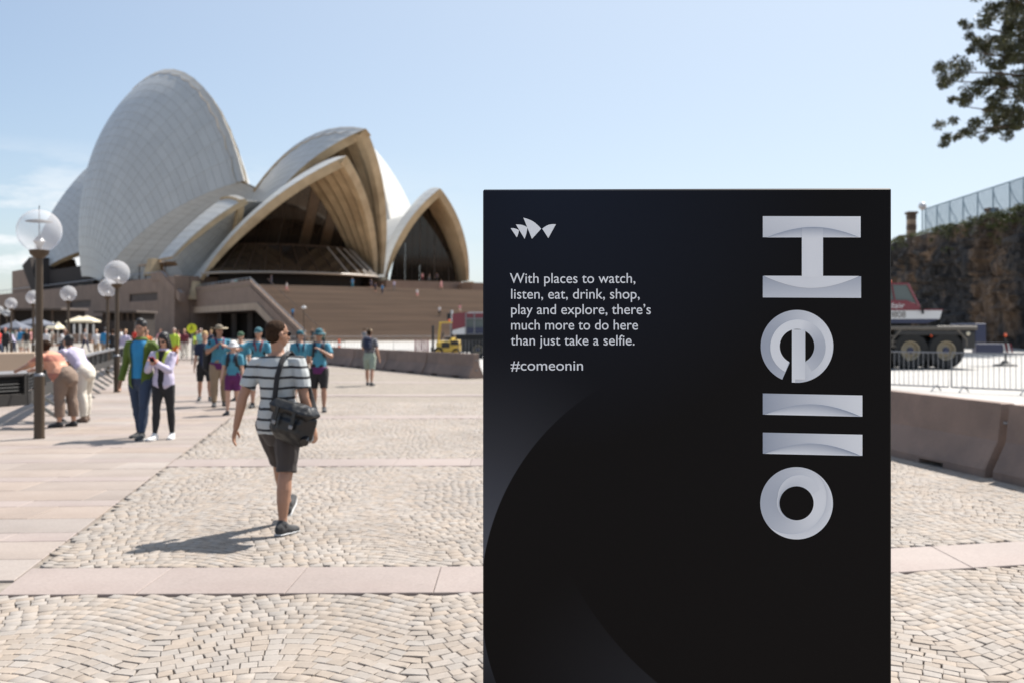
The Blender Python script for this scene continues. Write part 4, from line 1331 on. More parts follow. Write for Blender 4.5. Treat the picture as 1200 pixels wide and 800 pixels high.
# ------------------------------------------------------------------ vehicles with crane livery
def txt_mesh(txt, h, m, parent, loc, wid=None):
    cu = bpy.data.curves.new('lettering', 'FONT'); cu.body = txt; cu.size = h / .7; cu.extrude = .003
    to = bpy.data.objects.new('tmp', cu); COL.objects.link(to)
    me = bpy.data.meshes.new_from_object(to.evaluated_get(bpy.context.evaluated_depsgraph_get()))
    bpy.data.objects.remove(to)
    R_ = Matrix.Rotation(math.radians(90), 4, 'X')
    xs = [v.co.x for v in me.vertices]; k_ = wid / (max(xs) - min(xs)) if wid else 1
    for v in me.vertices: v.co = Vector((v.co.x * k_, v.co.y, v.co.z))
    me.transform(R_); me.materials.clear(); me.materials.append(M(m)); me.name = 'lettering'
    o = bpy.data.objects.new('lettering', me); COL.objects.link(o); o.parent = parent; o.location = loc
def crane():
    Y = 42.0; s = Y / F
    r = empty('mobile_crane', (P(1068, 386, Y).x, Y, 0)); tag(r, 'maroon white and navy mobile crane on big wheels before the cliff', 'crane')
    X = lambda px: (px - 1068) * s
    Z = lambda py: CZ + (HZ - py) * s
    W_ = 2.6
    def slabb(name, m, px0, px1, py0, py1, y0=0, y1=W_, b=.03):
        mb = MB(); mb.bbox(((X(px0) + X(px1)) / 2, (y0 + y1) / 2, (Z(py0) + Z(py1)) / 2), (X(px1) - X(px0), y1 - y0, Z(py0) - Z(py1)), b)
        return mb.build(name, M(m), r)
    slabb('deck', 'grey_paint', 925, 1146, 382, 387, 0, W_)
    slabb('chassis_frame', 'chassis', 925, 1136, 387, 406, .9, 1.8)
    for px in (952, 994, 1068, 1110):
        wheel(r, (X(px), .35, .80), .79, .62, .36); wheel(r, (X(px), W_ - .35, .80), .79, .62, .36)
        slabb('axle', 'chassis', px - 3, px + 3, 407, 413, .4, W_ - .4)
    slabb('mudguard', 'chassis', 1049, 1128, 387, 393, .02, .7)
    for a, b in ((1056, 1046), (1122, 1133)):
        mb = MB(); mb.tube([(X(a), .02, Z(386)), (X(b), .02, Z(398)), (X(b), .02, Z(406))], .05, n=5); mb.build('mudguard_stay', M('grey_paint'), r)
    slabb('tail_box', 'navy', 1143.5, 1157, 379, 401, .1, W_ - .1)
    slabb('outrigger_box', 'chassis', 1128, 1143, 388, 408, .0, .5)
    for q in range(4):
        slabb('step', 'grey_paint', 1040, 1050, 393 + q * 6, 394.6 + q * 6, 0, .35, .01)
    mb = MB(); mb.ball((X(1134), -.05, Z(391)), (.09, .06, .09), 10, 6); mb.build('tail_lamp', M('cream_canvas'), r)
    mb = MB(); mb.ball((X(1091), -.02, Z(393.5)), (.06, .04, .04), 8, 6); mb.build('side_marker', M('orange_plastic'), r)
    # rotating upper body
    def para(name, m, pts, y0, y1):
        mb = MB(); mb.ext([(X(a), y0, Z(b)) for a, b in pts], (0, y1 - y0, 0)); return mb.build(name, M(m), r, fix=True)
    para('superstructure', 'white_paint', [(960, 364), (1106, 364), (1103, 374), (960, 374)], .15, W_ - .15)
    para('red_stripe', 'maroon', [(960, 362.4), (1107, 362.4), (1106.5, 363.9), (960, 363.9)], .14, W_ - .14)
    para('blue_skirt', 'navy', [(960, 374.1), (1103, 374.1), (1088, 379), (960, 379)], .16, W_ - .16)
    para('slewing_ring', 'chassis', [(1000, 379), (1073, 379), (1073, 381.9), (1000, 381.9)], .5, W_ - .5)
    para('counterweight', 'maroon', [(925, 340), (960, 340), (960, 379), (925, 379)], .1, W_ - .1)
    # cab
    para('cab_base', 'maroon', [(1035, 352), (1064, 352), (1079, 359), (1079, 362.3), (1035, 362.3)], .1, 1.1)
    para('cab_roof', 'maroon', [(1035, 331.5), (1064, 331.5), (1066, 333.6), (1035, 333.6)], .1, 1.1)
    para('cab_window', 'cab_glass', [(1036, 333.8), (1064, 333.8), (1076, 356), (1064, 352), (1036, 352)], .16, 1.04)
    mb = MB(); mb.tube([(X(1065), .12, Z(332.5)), (X(1079), .12, Z(360))], .045, n=5); mb.build('cab_pillar', M('maroon'), r)
    mb = MB(); mb.tube([(X(1046), .12, Z(333)), (X(1050), .12, Z(352))], .03, n=5); mb.build('window_bar', M('maroon'), r)
    mb = MB(); mb.ball((X(1049), .6, Z(330)), .09, 8, 6); mb.build('beacon', M('orange_plastic'), r)
    mb = MB(); mb.bbox((X(1046), .6, Z(346)), (.5, .5, .5), .1); mb.build('seat', M('black_matte'), r)
    mb = MB(); mb.tube([(X(950), 1.3, Z(350)), (X(830), 1.3, Z(345)), (X(780), 1.3, Z(344))], .35, n=8); mb.build('boom', M('white_paint'), r)
    txt_mesh('dair', .22, 'white_paint', r, (X(1042.5), .085, Z(361)), .66)
    txt_mesh('0808', .27, 'grey_paint', r, (X(1042.5), .135, Z(372.3)), .72)
    mb = MB(); mb.box((X(1082), .05, Z(365)), (.06, .1, .22)); mb.build('bracket', M('black_matte'), r)
crane()
def striped_outrigger():
    Y = 46.0; s = Y / F; r = empty('outrigger_beam', (P(1160, 386, Y).x, Y, 0)); tag(r, 'low navy steel beam with striped end standing behind the crane tail', 'machine part')
    Z = lambda py: CZ + (HZ - py) * s
    mb = MB(); mb.bbox((-.1, 0, Z(408)), (1.25, .5, .46), .03); mb.build('beam', M('navy'), r)
    for q in range(4):
        mb = MB(); mb.ext([(.55 + q * .11, -.27, Z(413)), (.60 + q * .11, -.27, Z(413)), (.50 + q * .11, -.27, Z(402)), (.45 + q * .11, -.27, Z(402))], (0, -.02, 0)); mb.build('stripe', M('white_paint') if q % 2 == 0 else M('maroon'), r, fix=True)
    mb = MB(); mb.tube([(.72, 0, 0), (.72, 0, Z(396))], .05, n=8); mb.build('jack', M('chassis'), r)
    mb = MB(); mb.ball((.72, 0, Z(393)), .08, 8, 6); mb.build('beacon', M('orange_plastic'), r)
    mb = MB(); mb.lathe([(.55, .0), (.5, .06), (.2, .12), (.1, .25)], c=(.7, 0, 0.01), n=14); mb.build('foot_pad', M('chassis'), r)
striped_outrigger()
def site_truck():
    Y = 58.0; s = Y / F; r = empty('maroon_truck', (P(533, 386, Y).x, Y, 0)); tag(r, 'maroon truck with white and navy stripes half hidden behind the black sign', 'truck')
    X = lambda px: (px - 533) * s
    Z = lambda py: CZ + (HZ - py) * s
    def para(name, m, pts, y0, y1):
        mb = MB(); mb.ext([(X(a), y0, Z(b)) for a, b in pts], (0, y1 - y0, 0)); return mb.build(name, M(m), r, fix=True)
    para('front_box', 'maroon', [(530, 368), (546, 366), (546, 383), (530, 387)], 0, 2.2)
    para('cab', 'maroon', [(546.2, 367.5), (640, 367.5), (640, 374), (546.2, 374)], .02, 2.2)
    para('cab_windows', 'cab_glass', [(546.2, 374), (640, 374), (640, 384), (546.2, 384)], .12, 2.1)
    para('white_flash', 'white_paint', [(530, 387.5), (546, 383.3), (546, 392), (530, 392)], -.01, 2.2)
    para('blue_panel', 'navy', [(546.2, 384), (640, 384), (640, 392), (546.2, 392)], .03, 2.2)
    para('chassis_rail', 'black_matte', [(534, 392.2), (640, 392.2), (640, 398), (534, 398)], .1, 2.1)
    para('roof_rack', 'white_paint', [(548, 365.8), (600, 365.8), (600, 367.2), (548, 367.2)], .1, 2.0)
    for px in (546, 556, 569, 585):
        mb = MB(); mb.tube([(X(px), -.06, Z(367)), (X(px), -.06, Z(392))], .035, n=5); mb.build('guard_bar', M('galv'), r)
    for py in (373.5, 391.5):
        mb = MB(); mb.tube([(X(546), -.06, Z(py)), (X(640), -.06, Z(py))], .035, n=5); mb.build('guard_rail', M('galv'), r)
    para('side_skirt', 'chassis', [(540, 398.2), (640, 398.2), (640, 412), (540, 412)], .2, 2.0)
    for px in (560, 600): wheel(r, (X(px), .3, .5), .5, .35, .25)
    for q in range(9):
        mb = MB(); mb.tube([(X(538 + q * 4), -.5, .05), (X(538 + q * 4), -.5, 1.1)], .015, n=4); mb.build('site_rail', M('galv'), r)
site_truck()
# street sign seen above the crowd, seat lamp on the steps
r = empty('round_road_sign', tuple(P(225, 386, 48))); r.location.z = 0; tag(r, 'round fluorescent yellow road sign with a dark figure above the crowd', 'sign')
mb = MB(); mb.tube([(0, 0, 0), (0, 0, 1.95)], .03, n=8); mb.build('pole', M('galv'), r)
mb = MB(); mb.tube([(0, -.04, 1.71), (0, -.065, 1.71)], .235, n=28); mb.build('disc', M('sign_yellow'), r)
mb = MB(); mb.tube([(-.07, -.07, 1.62), (-.015, -.07, 1.77), (.03, -.07, 1.74), (.08, -.07, 1.64)], .018, n=5); mb.ball((0, -.07, 1.82), .03, 8, 6); mb.build('walking_figure', M('black_matte'), r)
r = empty('step_lamp', tuple(P(356, 395, 134))); r.location.z = 0.6; tag(r, 'thin lamp post with flat white head at the foot of the steps', 'street lamp')
mb = MB(); mb.tube([(0, 0, 0), (0, 0, 3.9)], .06, n=6); mb.build('pole', M('brown_steel'), r)
mb = MB(); mb.lathe([(.1, 0), (.35, .1), (.3, .3), (.05, .36)], c=(0, 0, 3.85), n=12); mb.build('lamp_head', M('white_paint'), r)
r = empty('step_signal', (P(528, 386, 70).x, 70, 0)); tag(r, 'dark signal box on a post with a white board behind the forklift', 'signal')
mb = MB(); mb.tube([(0, 0, 0), (0, 0, 3.0)], .04, n=6); mb.build('pole', M('galv'), r)
mb = MB(); mb.bbox((-.12, 0, 2.55), (.26, .2, .5), .05); mb.build('signal_box', M('black_matte'), r)
mb = MB(); mb.bbox((.12, .02, 2.6), (.12, .04, .85), .01); mb.build('white_board', M('white_paint'), r)

# ------------------------------------------------------------------ globe lamps
mg = bpy.data.materials.new('globe_glass'); mg.use_nodes = True
N_, L_ = mg.node_tree.nodes, mg.node_tree.links
N_.remove(N_['Principled BSDF'])
tr = N_.new('ShaderNodeBsdfTransparent'); tr.inputs[0].default_value = (.96, .965, .98, 1)
gl = N_.new('ShaderNodeBsdfGlossy'); gl.inputs['Roughness'].default_value = .03; gl.inputs[0].default_value = (1, 1, 1, 1)
df = N_.new('ShaderNodeBsdfDiffuse'); df.inputs[0].default_value = (.85, .85, .87, 1)
lw = N_.new('ShaderNodeLayerWeight'); lw.inputs[0].default_value = .07
m1 = N_.new('ShaderNodeMixShader'); m2 = N_.new('ShaderNodeMixShader')
m1.inputs[0].default_value = .27
L_.new(tr.outputs[0], m1.inputs[1]); L_.new(df.outputs[0], m1.inputs[2])
fm = N_.new('ShaderNodeMath'); fm.operation = 'MULTIPLY'; fm.inputs[1].default_value = .4; L_.new(lw.outputs['Fresnel'], fm.inputs[0]); L_.new(fm.outputs[0], m2.inputs[0]); L_.new(m1.outputs[0], m2.inputs[1]); L_.new(gl.outputs[0], m2.inputs[2])
L_.new(m2.outputs[0], N_['Material Output'].inputs[0])
def make_lamp():
    r = empty('globe_lamp')
    mb = MB(); mb.lathe([(.085, 0), (.078, .05), (.078, .96)], n=20); mb.build('lower_pole', M('brown_steel'), r, auto=True)
    mb = MB(); mb.lathe([(.080, .955), (.076, .985), (.060, 1.0)], n=20); mb.build('collar', M('galv'), r, auto=True)
    mb = MB(); mb.lathe([(.054, .99), (.054, 2.80)], n=18); mb.build('upper_pole', M('brown_steel'), r, auto=True)
    mb = MB(); mb.lathe([(.06, 2.74), (.13, 2.80), (.15, 2.86), (.13, 2.87)], n=22); mb.build('lamp_cup', M('brown_steel'), r, auto=True)
    mb = MB(); mb.ball((0, 0, 3.16), .325, 36, 24); mb.build('globe', mg, r, smooth=True)
    mb = MB(); mb.lathe([(.03, 2.87), (.05, 2.95), (.09, 3.0), (.03, 3.08)], n=16); mb.build('bulb', M('white_paint'), r, auto=True)
    mb = MB(); mb.lathe([(.02, 3.34), (.19, 3.31), (.20, 3.30), (.02, 3.32)], n=24); mb.build('reflector', M('grey_paint'), r, auto=True)
    mb = MB(); mb.tube([(0, 0, 3.08), (0, 0, 3.55)], .008, n=5); mb.build('stem', M('galv'), r)
    return r
proto = make_lamp()
lamps = [((46, 515), None, 'nearest globe lamp post, tall and brown, beside the leaning pair'), ((137, 460), None, 'globe lamp post just left of the man in the green jacket'),
         ((126, 440), None, 'globe lamp post second behind the green jacket, its globe touching a nearer one'), ((80, None), 42, 'globe lamp post standing over the cream parasols'),
         ((39, None), 47, 'globe lamp mostly hidden behind the nearest brown pole'), ((13, None), 58, 'small globe lamp near the left edge of the view'),
         ((8, None), 92, 'tiny far globe lamp below the small left one'), ((-1, None), 78, 'globe lamp cut by the left edge of the view')]
for i, ((px, py), Y, lb) in enumerate(lamps):
    if py: g_ = G(px, py)
    else: g_ = Vector(((px - 600) / F * Y, Y, 0))
    o = proto if i == 0 else copy_tree(proto)
    o.location = (g_.x, g_.y, 0.02); tag(o, lb, 'street lamp', 'globe lamps along the promenade')

# ------------------------------------------------------------------ balustrade by the lower level
mat('void_shade', (0.02, 0.02, 0.02), rough=0.9)
def balustrade(P0, P1, label, shade_sheet=True):
    P0, P1 = Vector(P0), Vector(P1); d = P1 - P0; L = d.length
    r = empty('steel_balustrade', tuple(P0), math.atan2(d.y, d.x)); tag(r, label, 'railing', 'dark steel railings by the stair down')
    mb = MB(); mb.tube([(0, 0, .90), (L, 0, .90)], .05, n=8); mb.build('handrail', M('galv'), r)
    mb = MB(); mb.box((L / 2, 0, .44), (L, .10, .20)); mb.build('bottom_beam', M('chassis'), r)
    for q in range(5):
        mb = MB(); mb.tube([(0, 0, .60 + q * .058), (L, 0, .60 + q * .058)], .012, n=4); mb.build('cable', M('black_matte'), r)
    mb = MB(); mb.box((L / 2, .07, .72), (L, .012, .36)); mb.build('void_shade_sheet', M('void_shade'), r)  # added dark sheet, its colour stands in for the shaded stair void
    n_ = max(2, int(L / 1.6))
    for q in range(n_ + 1):
        x = min(L - .03, max(.03, L * q / n_))
        mb = MB(); mb.box((x, 0, .62), (.05, .09, .55)); mb.build('post', M('chassis'), r)
    for q in range(n_):
        x = L * (q + .4) / n_
        mb = MB(); mb.ext([(x, .0, .36), (x + .12, .0, .36), (x - .28, -.55, .02), (x - .40, -.55, .02)], (0, -.09, 0)); mb.build('raking_leg', M('chassis'), r, fix=True)
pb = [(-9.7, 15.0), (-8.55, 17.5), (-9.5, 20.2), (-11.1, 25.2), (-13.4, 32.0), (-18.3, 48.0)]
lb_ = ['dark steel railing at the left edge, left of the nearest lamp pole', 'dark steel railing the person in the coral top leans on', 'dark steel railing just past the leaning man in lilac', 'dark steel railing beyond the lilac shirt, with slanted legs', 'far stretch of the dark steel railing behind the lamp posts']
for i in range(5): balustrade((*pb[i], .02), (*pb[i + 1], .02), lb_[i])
# curved parapet wall past the railing and a low planter strip
pw_ = empty('parapet_wall', (-18, 30, 0)); tag(pw_, 'low curved pale stone wall beyond the left railing', 'wall')
prev = None
for q in range(11):
    a = math.radians(200 - q * 17)
    p = Vector((-19.5 + 5.6 * math.cos(a), 33 - 5.0 * math.sin(a) * 1.0 - 0, 0))
    if prev is not None:
        c = (p + prev) / 2; d = p - prev
        mb = MB(); mb.bbox((c.x + 18, c.y - 30, .5), (d.length - .01, .3, 1.0), .03, rot=Matrix.Rotation(math.atan2(d.y, d.x), 3, 'Z')); mb.build('wall_segment', M('deck_beam'), pw_)
    prev = p
# umbrellas and the low kiosk under them
def parasol(px, Y, w, peak_py, cm, label):
    p = P(px, peak_py, Y); r = empty('parasol', (p.x, Y, 0)); tag(r, label, 'umbrella', 'parasols of the outdoor bar')
    h = p.z
    mb = MB(); n = 4
    apex = (0, 0, h); rim = [(w / 2 * sx, w / 2 * sy, h - .62) for sx, sy in ((-1, -1), (1, -1), (1, 1), (-1, 1))]
    low = [(x, y, z - .18) for x, y, z in rim]
    mb.add([apex] + rim + low, [(0, 1, 2), (0, 2, 3), (0, 3, 4), (0, 4, 1), (1, 5, 6, 2), (2, 6, 7, 3), (3, 7, 8, 4), (4, 8, 5, 1)])
    mb.build('canopy', M(cm), r)
    mb = MB(); mb.tube([(0, 0, 0), (0, 0, h + .05)], .05, n=6); mb.build('pole', M('white_paint'), r)
parasol(93, 120, 2.3, 370.5, 'cream_canvas', 'cream parasol on the left of the pair by the podium wall')
parasol(102, 119, 2.4, 370, 'cream_canvas', 'cream parasol on the right of the pair by the podium wall')
parasol(18, 88, 2.2, 376, 'grey_canvas', 'blue grey parasol above the crowd near the left edge')
parasol(42, 92, 2.6, 372, 'grey_canvas', 'dark grey parasol behind the nearest lamp pole')
parasol(62, 110, 1.1, 377.6, 'cream_canvas', 'small pale parasol left of the cream pair')
parasol(68, 112, 1.1, 377.4, 'cream_canvas', 'small pale parasol next to the cream pair')
ks = empty('kiosk', (P(98, 386, 124).x, 124, 0)); tag(ks, 'low kiosk with white posts and brown counter under the cream parasols', 'kiosk')
mb = MB(); mb.bbox((0, 0, .55), (6.5, 2, 1.1), .05); mb.build('counter', M('podium_granite'), ks)
for q in range(5):
    mb = MB(); mb.box((-1.6 + q * .8, -.9, 1.7), (.18, .1, 1.2)); mb.build('post', M('white_paint'), ks)
mb = MB(); mb.box((0, 1, 1.9), (12, .3, 1.7)); mb.build('back_wall', M('recess_dark'), ks)
# low dark bar buildings on the far left
for (px0, px1, Y, z1, lb) in ((-60, 75, 140, 4.6, 'dark open front of the waterside bar on the far left'), (120, 162, 150, 4.4, 'dark flat roofed bar front right of the cream parasols')):
    x0, x1 = (px0 - 600) / F * Y, (px1 - 600) / F * Y
    r = empty('bar_front', ((x0 + x1) / 2, Y, 0)); tag(r, lb, 'building')
    mb = MB(); mb.box((0, 4, z1 / 2), (x1 - x0, 6, z1 - .4)); mb.build('hall', M('recess_dark'), r)
    mb = MB(); mb.bbox((0, 2.5, z1 - .1), (x1 - x0 + 1, 9, .35), .05); mb.build('roof', M('podium_dark'), r)
    for q in range(6):
        mb = MB(); mb.box((-(x1 - x0) / 2 + (x1 - x0) * (q + .5) / 6, -.6, z1 / 2), (.25, .25, z1)); mb.build('column', M('bronze'), r)
# ------------------------------------------------------------------ people
from mathutils.kdtree import KDTree
mat('skin', (0.46, 0.25, 0.165), rough=0.5, var=0.06, vscale=8)
mat('skin_tan', (0.36, 0.19, 0.12), rough=0.5, var=0.06, vscale=8)
mat('skin_pale', (0.52, 0.31, 0.22), rough=0.5)
mat('hair_brown', (0.035, 0.019, 0.011), rough=0.9, spec=0.15, var=0.3, vscale=40, bump=0.5, bscale=90)
mat('hair_black', (0.010, 0.008, 0.008), rough=0.45, bump=0.4, bscale=60)
mat('hair_blond', (0.42, 0.27, 0.11), rough=0.6)
mat('hair_grey', (0.35, 0.33, 0.31), rough=0.6)
def cloth(name, col, **k):
    a = dict(rough=0.85, var=0.08, vscale=6, bump=0.25, bscale=14, bdist=0.02, sheen=0.1); a.update(k)
    return mat(name, col, **a)
for n_, c_ in dict(c_blue=(0.02, 0.20, 0.40), c_green=(0.075, 0.12, 0.012), c_jeans=(0.028, 0.045, 0.085), c_black=(0.014, 0.013, 0.014), c_lilac=(0.50, 0.45, 0.58),
                   c_lime=(0.34, 0.40, 0.06), c_white=(0.62, 0.61, 0.60), c_coral=(0.62, 0.27, 0.16), c_brown=(0.19, 0.13, 0.095), c_cream=(0.60, 0.55, 0.47),
                   c_khaki=(0.28, 0.20, 0.125), c_teal=(0.055, 0.23, 0.32), c_tealhat=(0.022, 0.10, 0.125), c_purple=(0.10, 0.012, 0.085), c_navy=(0.014, 0.02, 0.05),
                   c_sage=(0.27, 0.32, 0.26), c_grey=(0.16, 0.16, 0.17), c_red=(0.55, 0.03, 0.02), c_pink=(0.62, 0.28, 0.28), c_orange=(0.62, 0.15, 0.03),
                   c_dgreen=(0.03, 0.08, 0.04), c_shorts=(0.045, 0.036, 0.033), c_mint=(0.28, 0.50, 0.48), c_maroon=(0.14, 0.02, 0.03), c_phone=(0.65, 0.03, 0.03),
                   c_hat=(0.17, 0.14, 0.10), c_hatbrim=(0.33, 0.27, 0.18), c_shoe=(0.03, 0.03, 0.032), c_sole=(0.60, 0.60, 0.60), c_lace=(0.5, 0.5, 0.5), c_yellowgreen=(0.45, 0.6, 0.05)).items():
    cloth(n_, c_)
mat('leather_black', (0.008, 0.008, 0.009), rough=0.42, bump=0.35, bscale=18, bdist=0.02)
mat('lens_dark', (0.008, 0.008, 0.01), rough=0.1)
mat('camera_grey', (0.12, 0.12, 0.125), rough=0.35)
mat('eye_dark', (0.02, 0.015, 0.012), rough=0.3)
mat('lip', (0.32, 0.11, 0.09), rough=0.5)
def stripes(name, ca_, cb_, period, duty, axis='Z', ph=0.0):
    m = mat(name, ca_, rough=0.85, bump=0.3, bscale=12, sheen=0.1)
    N, L = m.node_tree.nodes, m.node_tree.links
    tc = N.new('ShaderNodeTexCoord'); sp = N.new('ShaderNodeSeparateXYZ'); L.new(tc.outputs['Object'], sp.inputs[0])
    nn = N.new('ShaderNodeTexNoise'); nn.inputs['Scale'].default_value = 4; L.new(tc.outputs['Object'], nn.inputs['Vector'])
    def q(op, a, b=None):
        t = N.new('ShaderNodeMath'); t.operation = op
        for i, v in enumerate((a, b)):
            if v is None: continue
            if isinstance(v, (int, float)): t.inputs[i].default_value = v
            else: L.new(v, t.inputs[i])
        return t.outputs[0]
    z = q('ADD', q('ADD', sp.outputs[axis], q('MULTIPLY', nn.outputs['Fac'], 0.035)), ph)
    fr = q('FRACT', q('DIVIDE', z, period)); st = q('LESS_THAN', fr, duty)
    mx = N.new('ShaderNodeMixRGB'); mx.inputs[1].default_value = (*ca_, 1); mx.inputs[2].default_value = (*cb_, 1)
    L.new(st, mx.inputs[0]); L.new(mx.outputs[0], N['Principled BSDF'].inputs['Base Color'])
    return m
stripes('tee_stripes', (0.44, 0.46, 0.46), (0.028, 0.028, 0.032), 0.085, 0.25)
stripes('grey_stripes', (0.20, 0.20, 0.22), (0.07, 0.07, 0.08), 0.09, 0.4)
stripes('coral_pattern', (0.64, 0.30, 0.19), (0.42, 0.16, 0.11), 0.31, 0.35, ph=.1)

def remesh(mb, voxel, smooth=3, wrinkle=0.0, wscale=9.0, seed=0.0, matmap=None, name='m', mats=None):
    me = mb.mesh('tmp', [])
    ob = bpy.data.objects.new('tmp', me); COL.objects.link(ob)
    md = ob.modifiers.new('r', 'REMESH'); md.mode = 'VOXEL'; md.voxel_size = voxel; md.adaptivity = 0
    if smooth:
        m2_ = ob.modifiers.new('s', 'SMOOTH'); m2_.factor = .5; m2_.iterations = smooth
    dg = bpy.context.evaluated_depsgraph_get()
    out = bpy.data.meshes.new_from_object(ob.evaluated_get(dg))
    bpy.data.objects.remove(ob); bpy.data.meshes.remove(me)
    out.name = name
    n = len(out.vertices)
    if wrinkle and n:
        co = np.empty(n * 3); out.vertices.foreach_get('co', co); co = co.reshape(-1, 3)
        no = np.empty(n * 3); out.vertices.foreach_get('normal', no) if hasattr(out, 'vertices') else None
        no = no.reshape(-1, 3)
        f = np.array([noise.noise(Vector((c[0] * wscale + seed, c[1] * wscale, c[2] * wscale * .7 + (c[0] + c[1]) * 3))) + .5 * noise.noise(Vector((c[0] * wscale * 2.3, c[1] * wscale * 2.3 + seed, c[2] * wscale * 1.6))) for c in co])
        co += no * (f * wrinkle)[:, None]
        out.vertices.foreach_set('co', co.ravel())
    out.polygons.foreach_set('use_smooth', [True] * len(out.polygons))
    out.materials.clear()
    if mats:
        for m in mats: out.materials.append(m)
    if matmap is not None:
        kd = KDTree(len(mb.v))
        vm = [0] * len(mb.v)
        for f, mi in zip(mb.f, mb.m):
            for i in f: vm[i] = mi
        for i, v in enumerate(mb.v): kd.insert(v, i)
        kd.balance()
        out.polygons.foreach_set('material_index', [vm[kd.find(p.center)[1]] for p in out.polygons])
    out.update()
    return out

def loft(mb, rings, n=12, mi=0, ref=None):
    """rings: (pos, rx, ry); rounded ends"""
    ps = [Vector(r[0]) for r in rings]; rr = [(r[1], r[2] if len(r) > 2 else r[1]) for r in rings]
    d0 = (ps[0] - ps[1]).normalized(); d1 = (ps[-1] - ps[-2]).normalized()
    a, b = min(rr[0]), min(rr[-1])
    P_ = [ps[0] + d0 * a * .8] + ps + [ps[-1] + d1 * b * .8]
    R_ = [(rr[0][0] * .5, rr[0][1] * .5)] + rr + [(rr[-1][0] * .5, rr[-1][1] * .5)]
    mb.tube(P_, R_, n=n, mi=mi, ref=ref)
def sleeve(mb, rings, n=12, mi=0, ref=None):
    mb.tube([Vector(r[0]) for r in rings], [(r[1], r[2] if len(r) > 2 else r[1]) for r in rings], n=n, mi=mi, ref=ref)

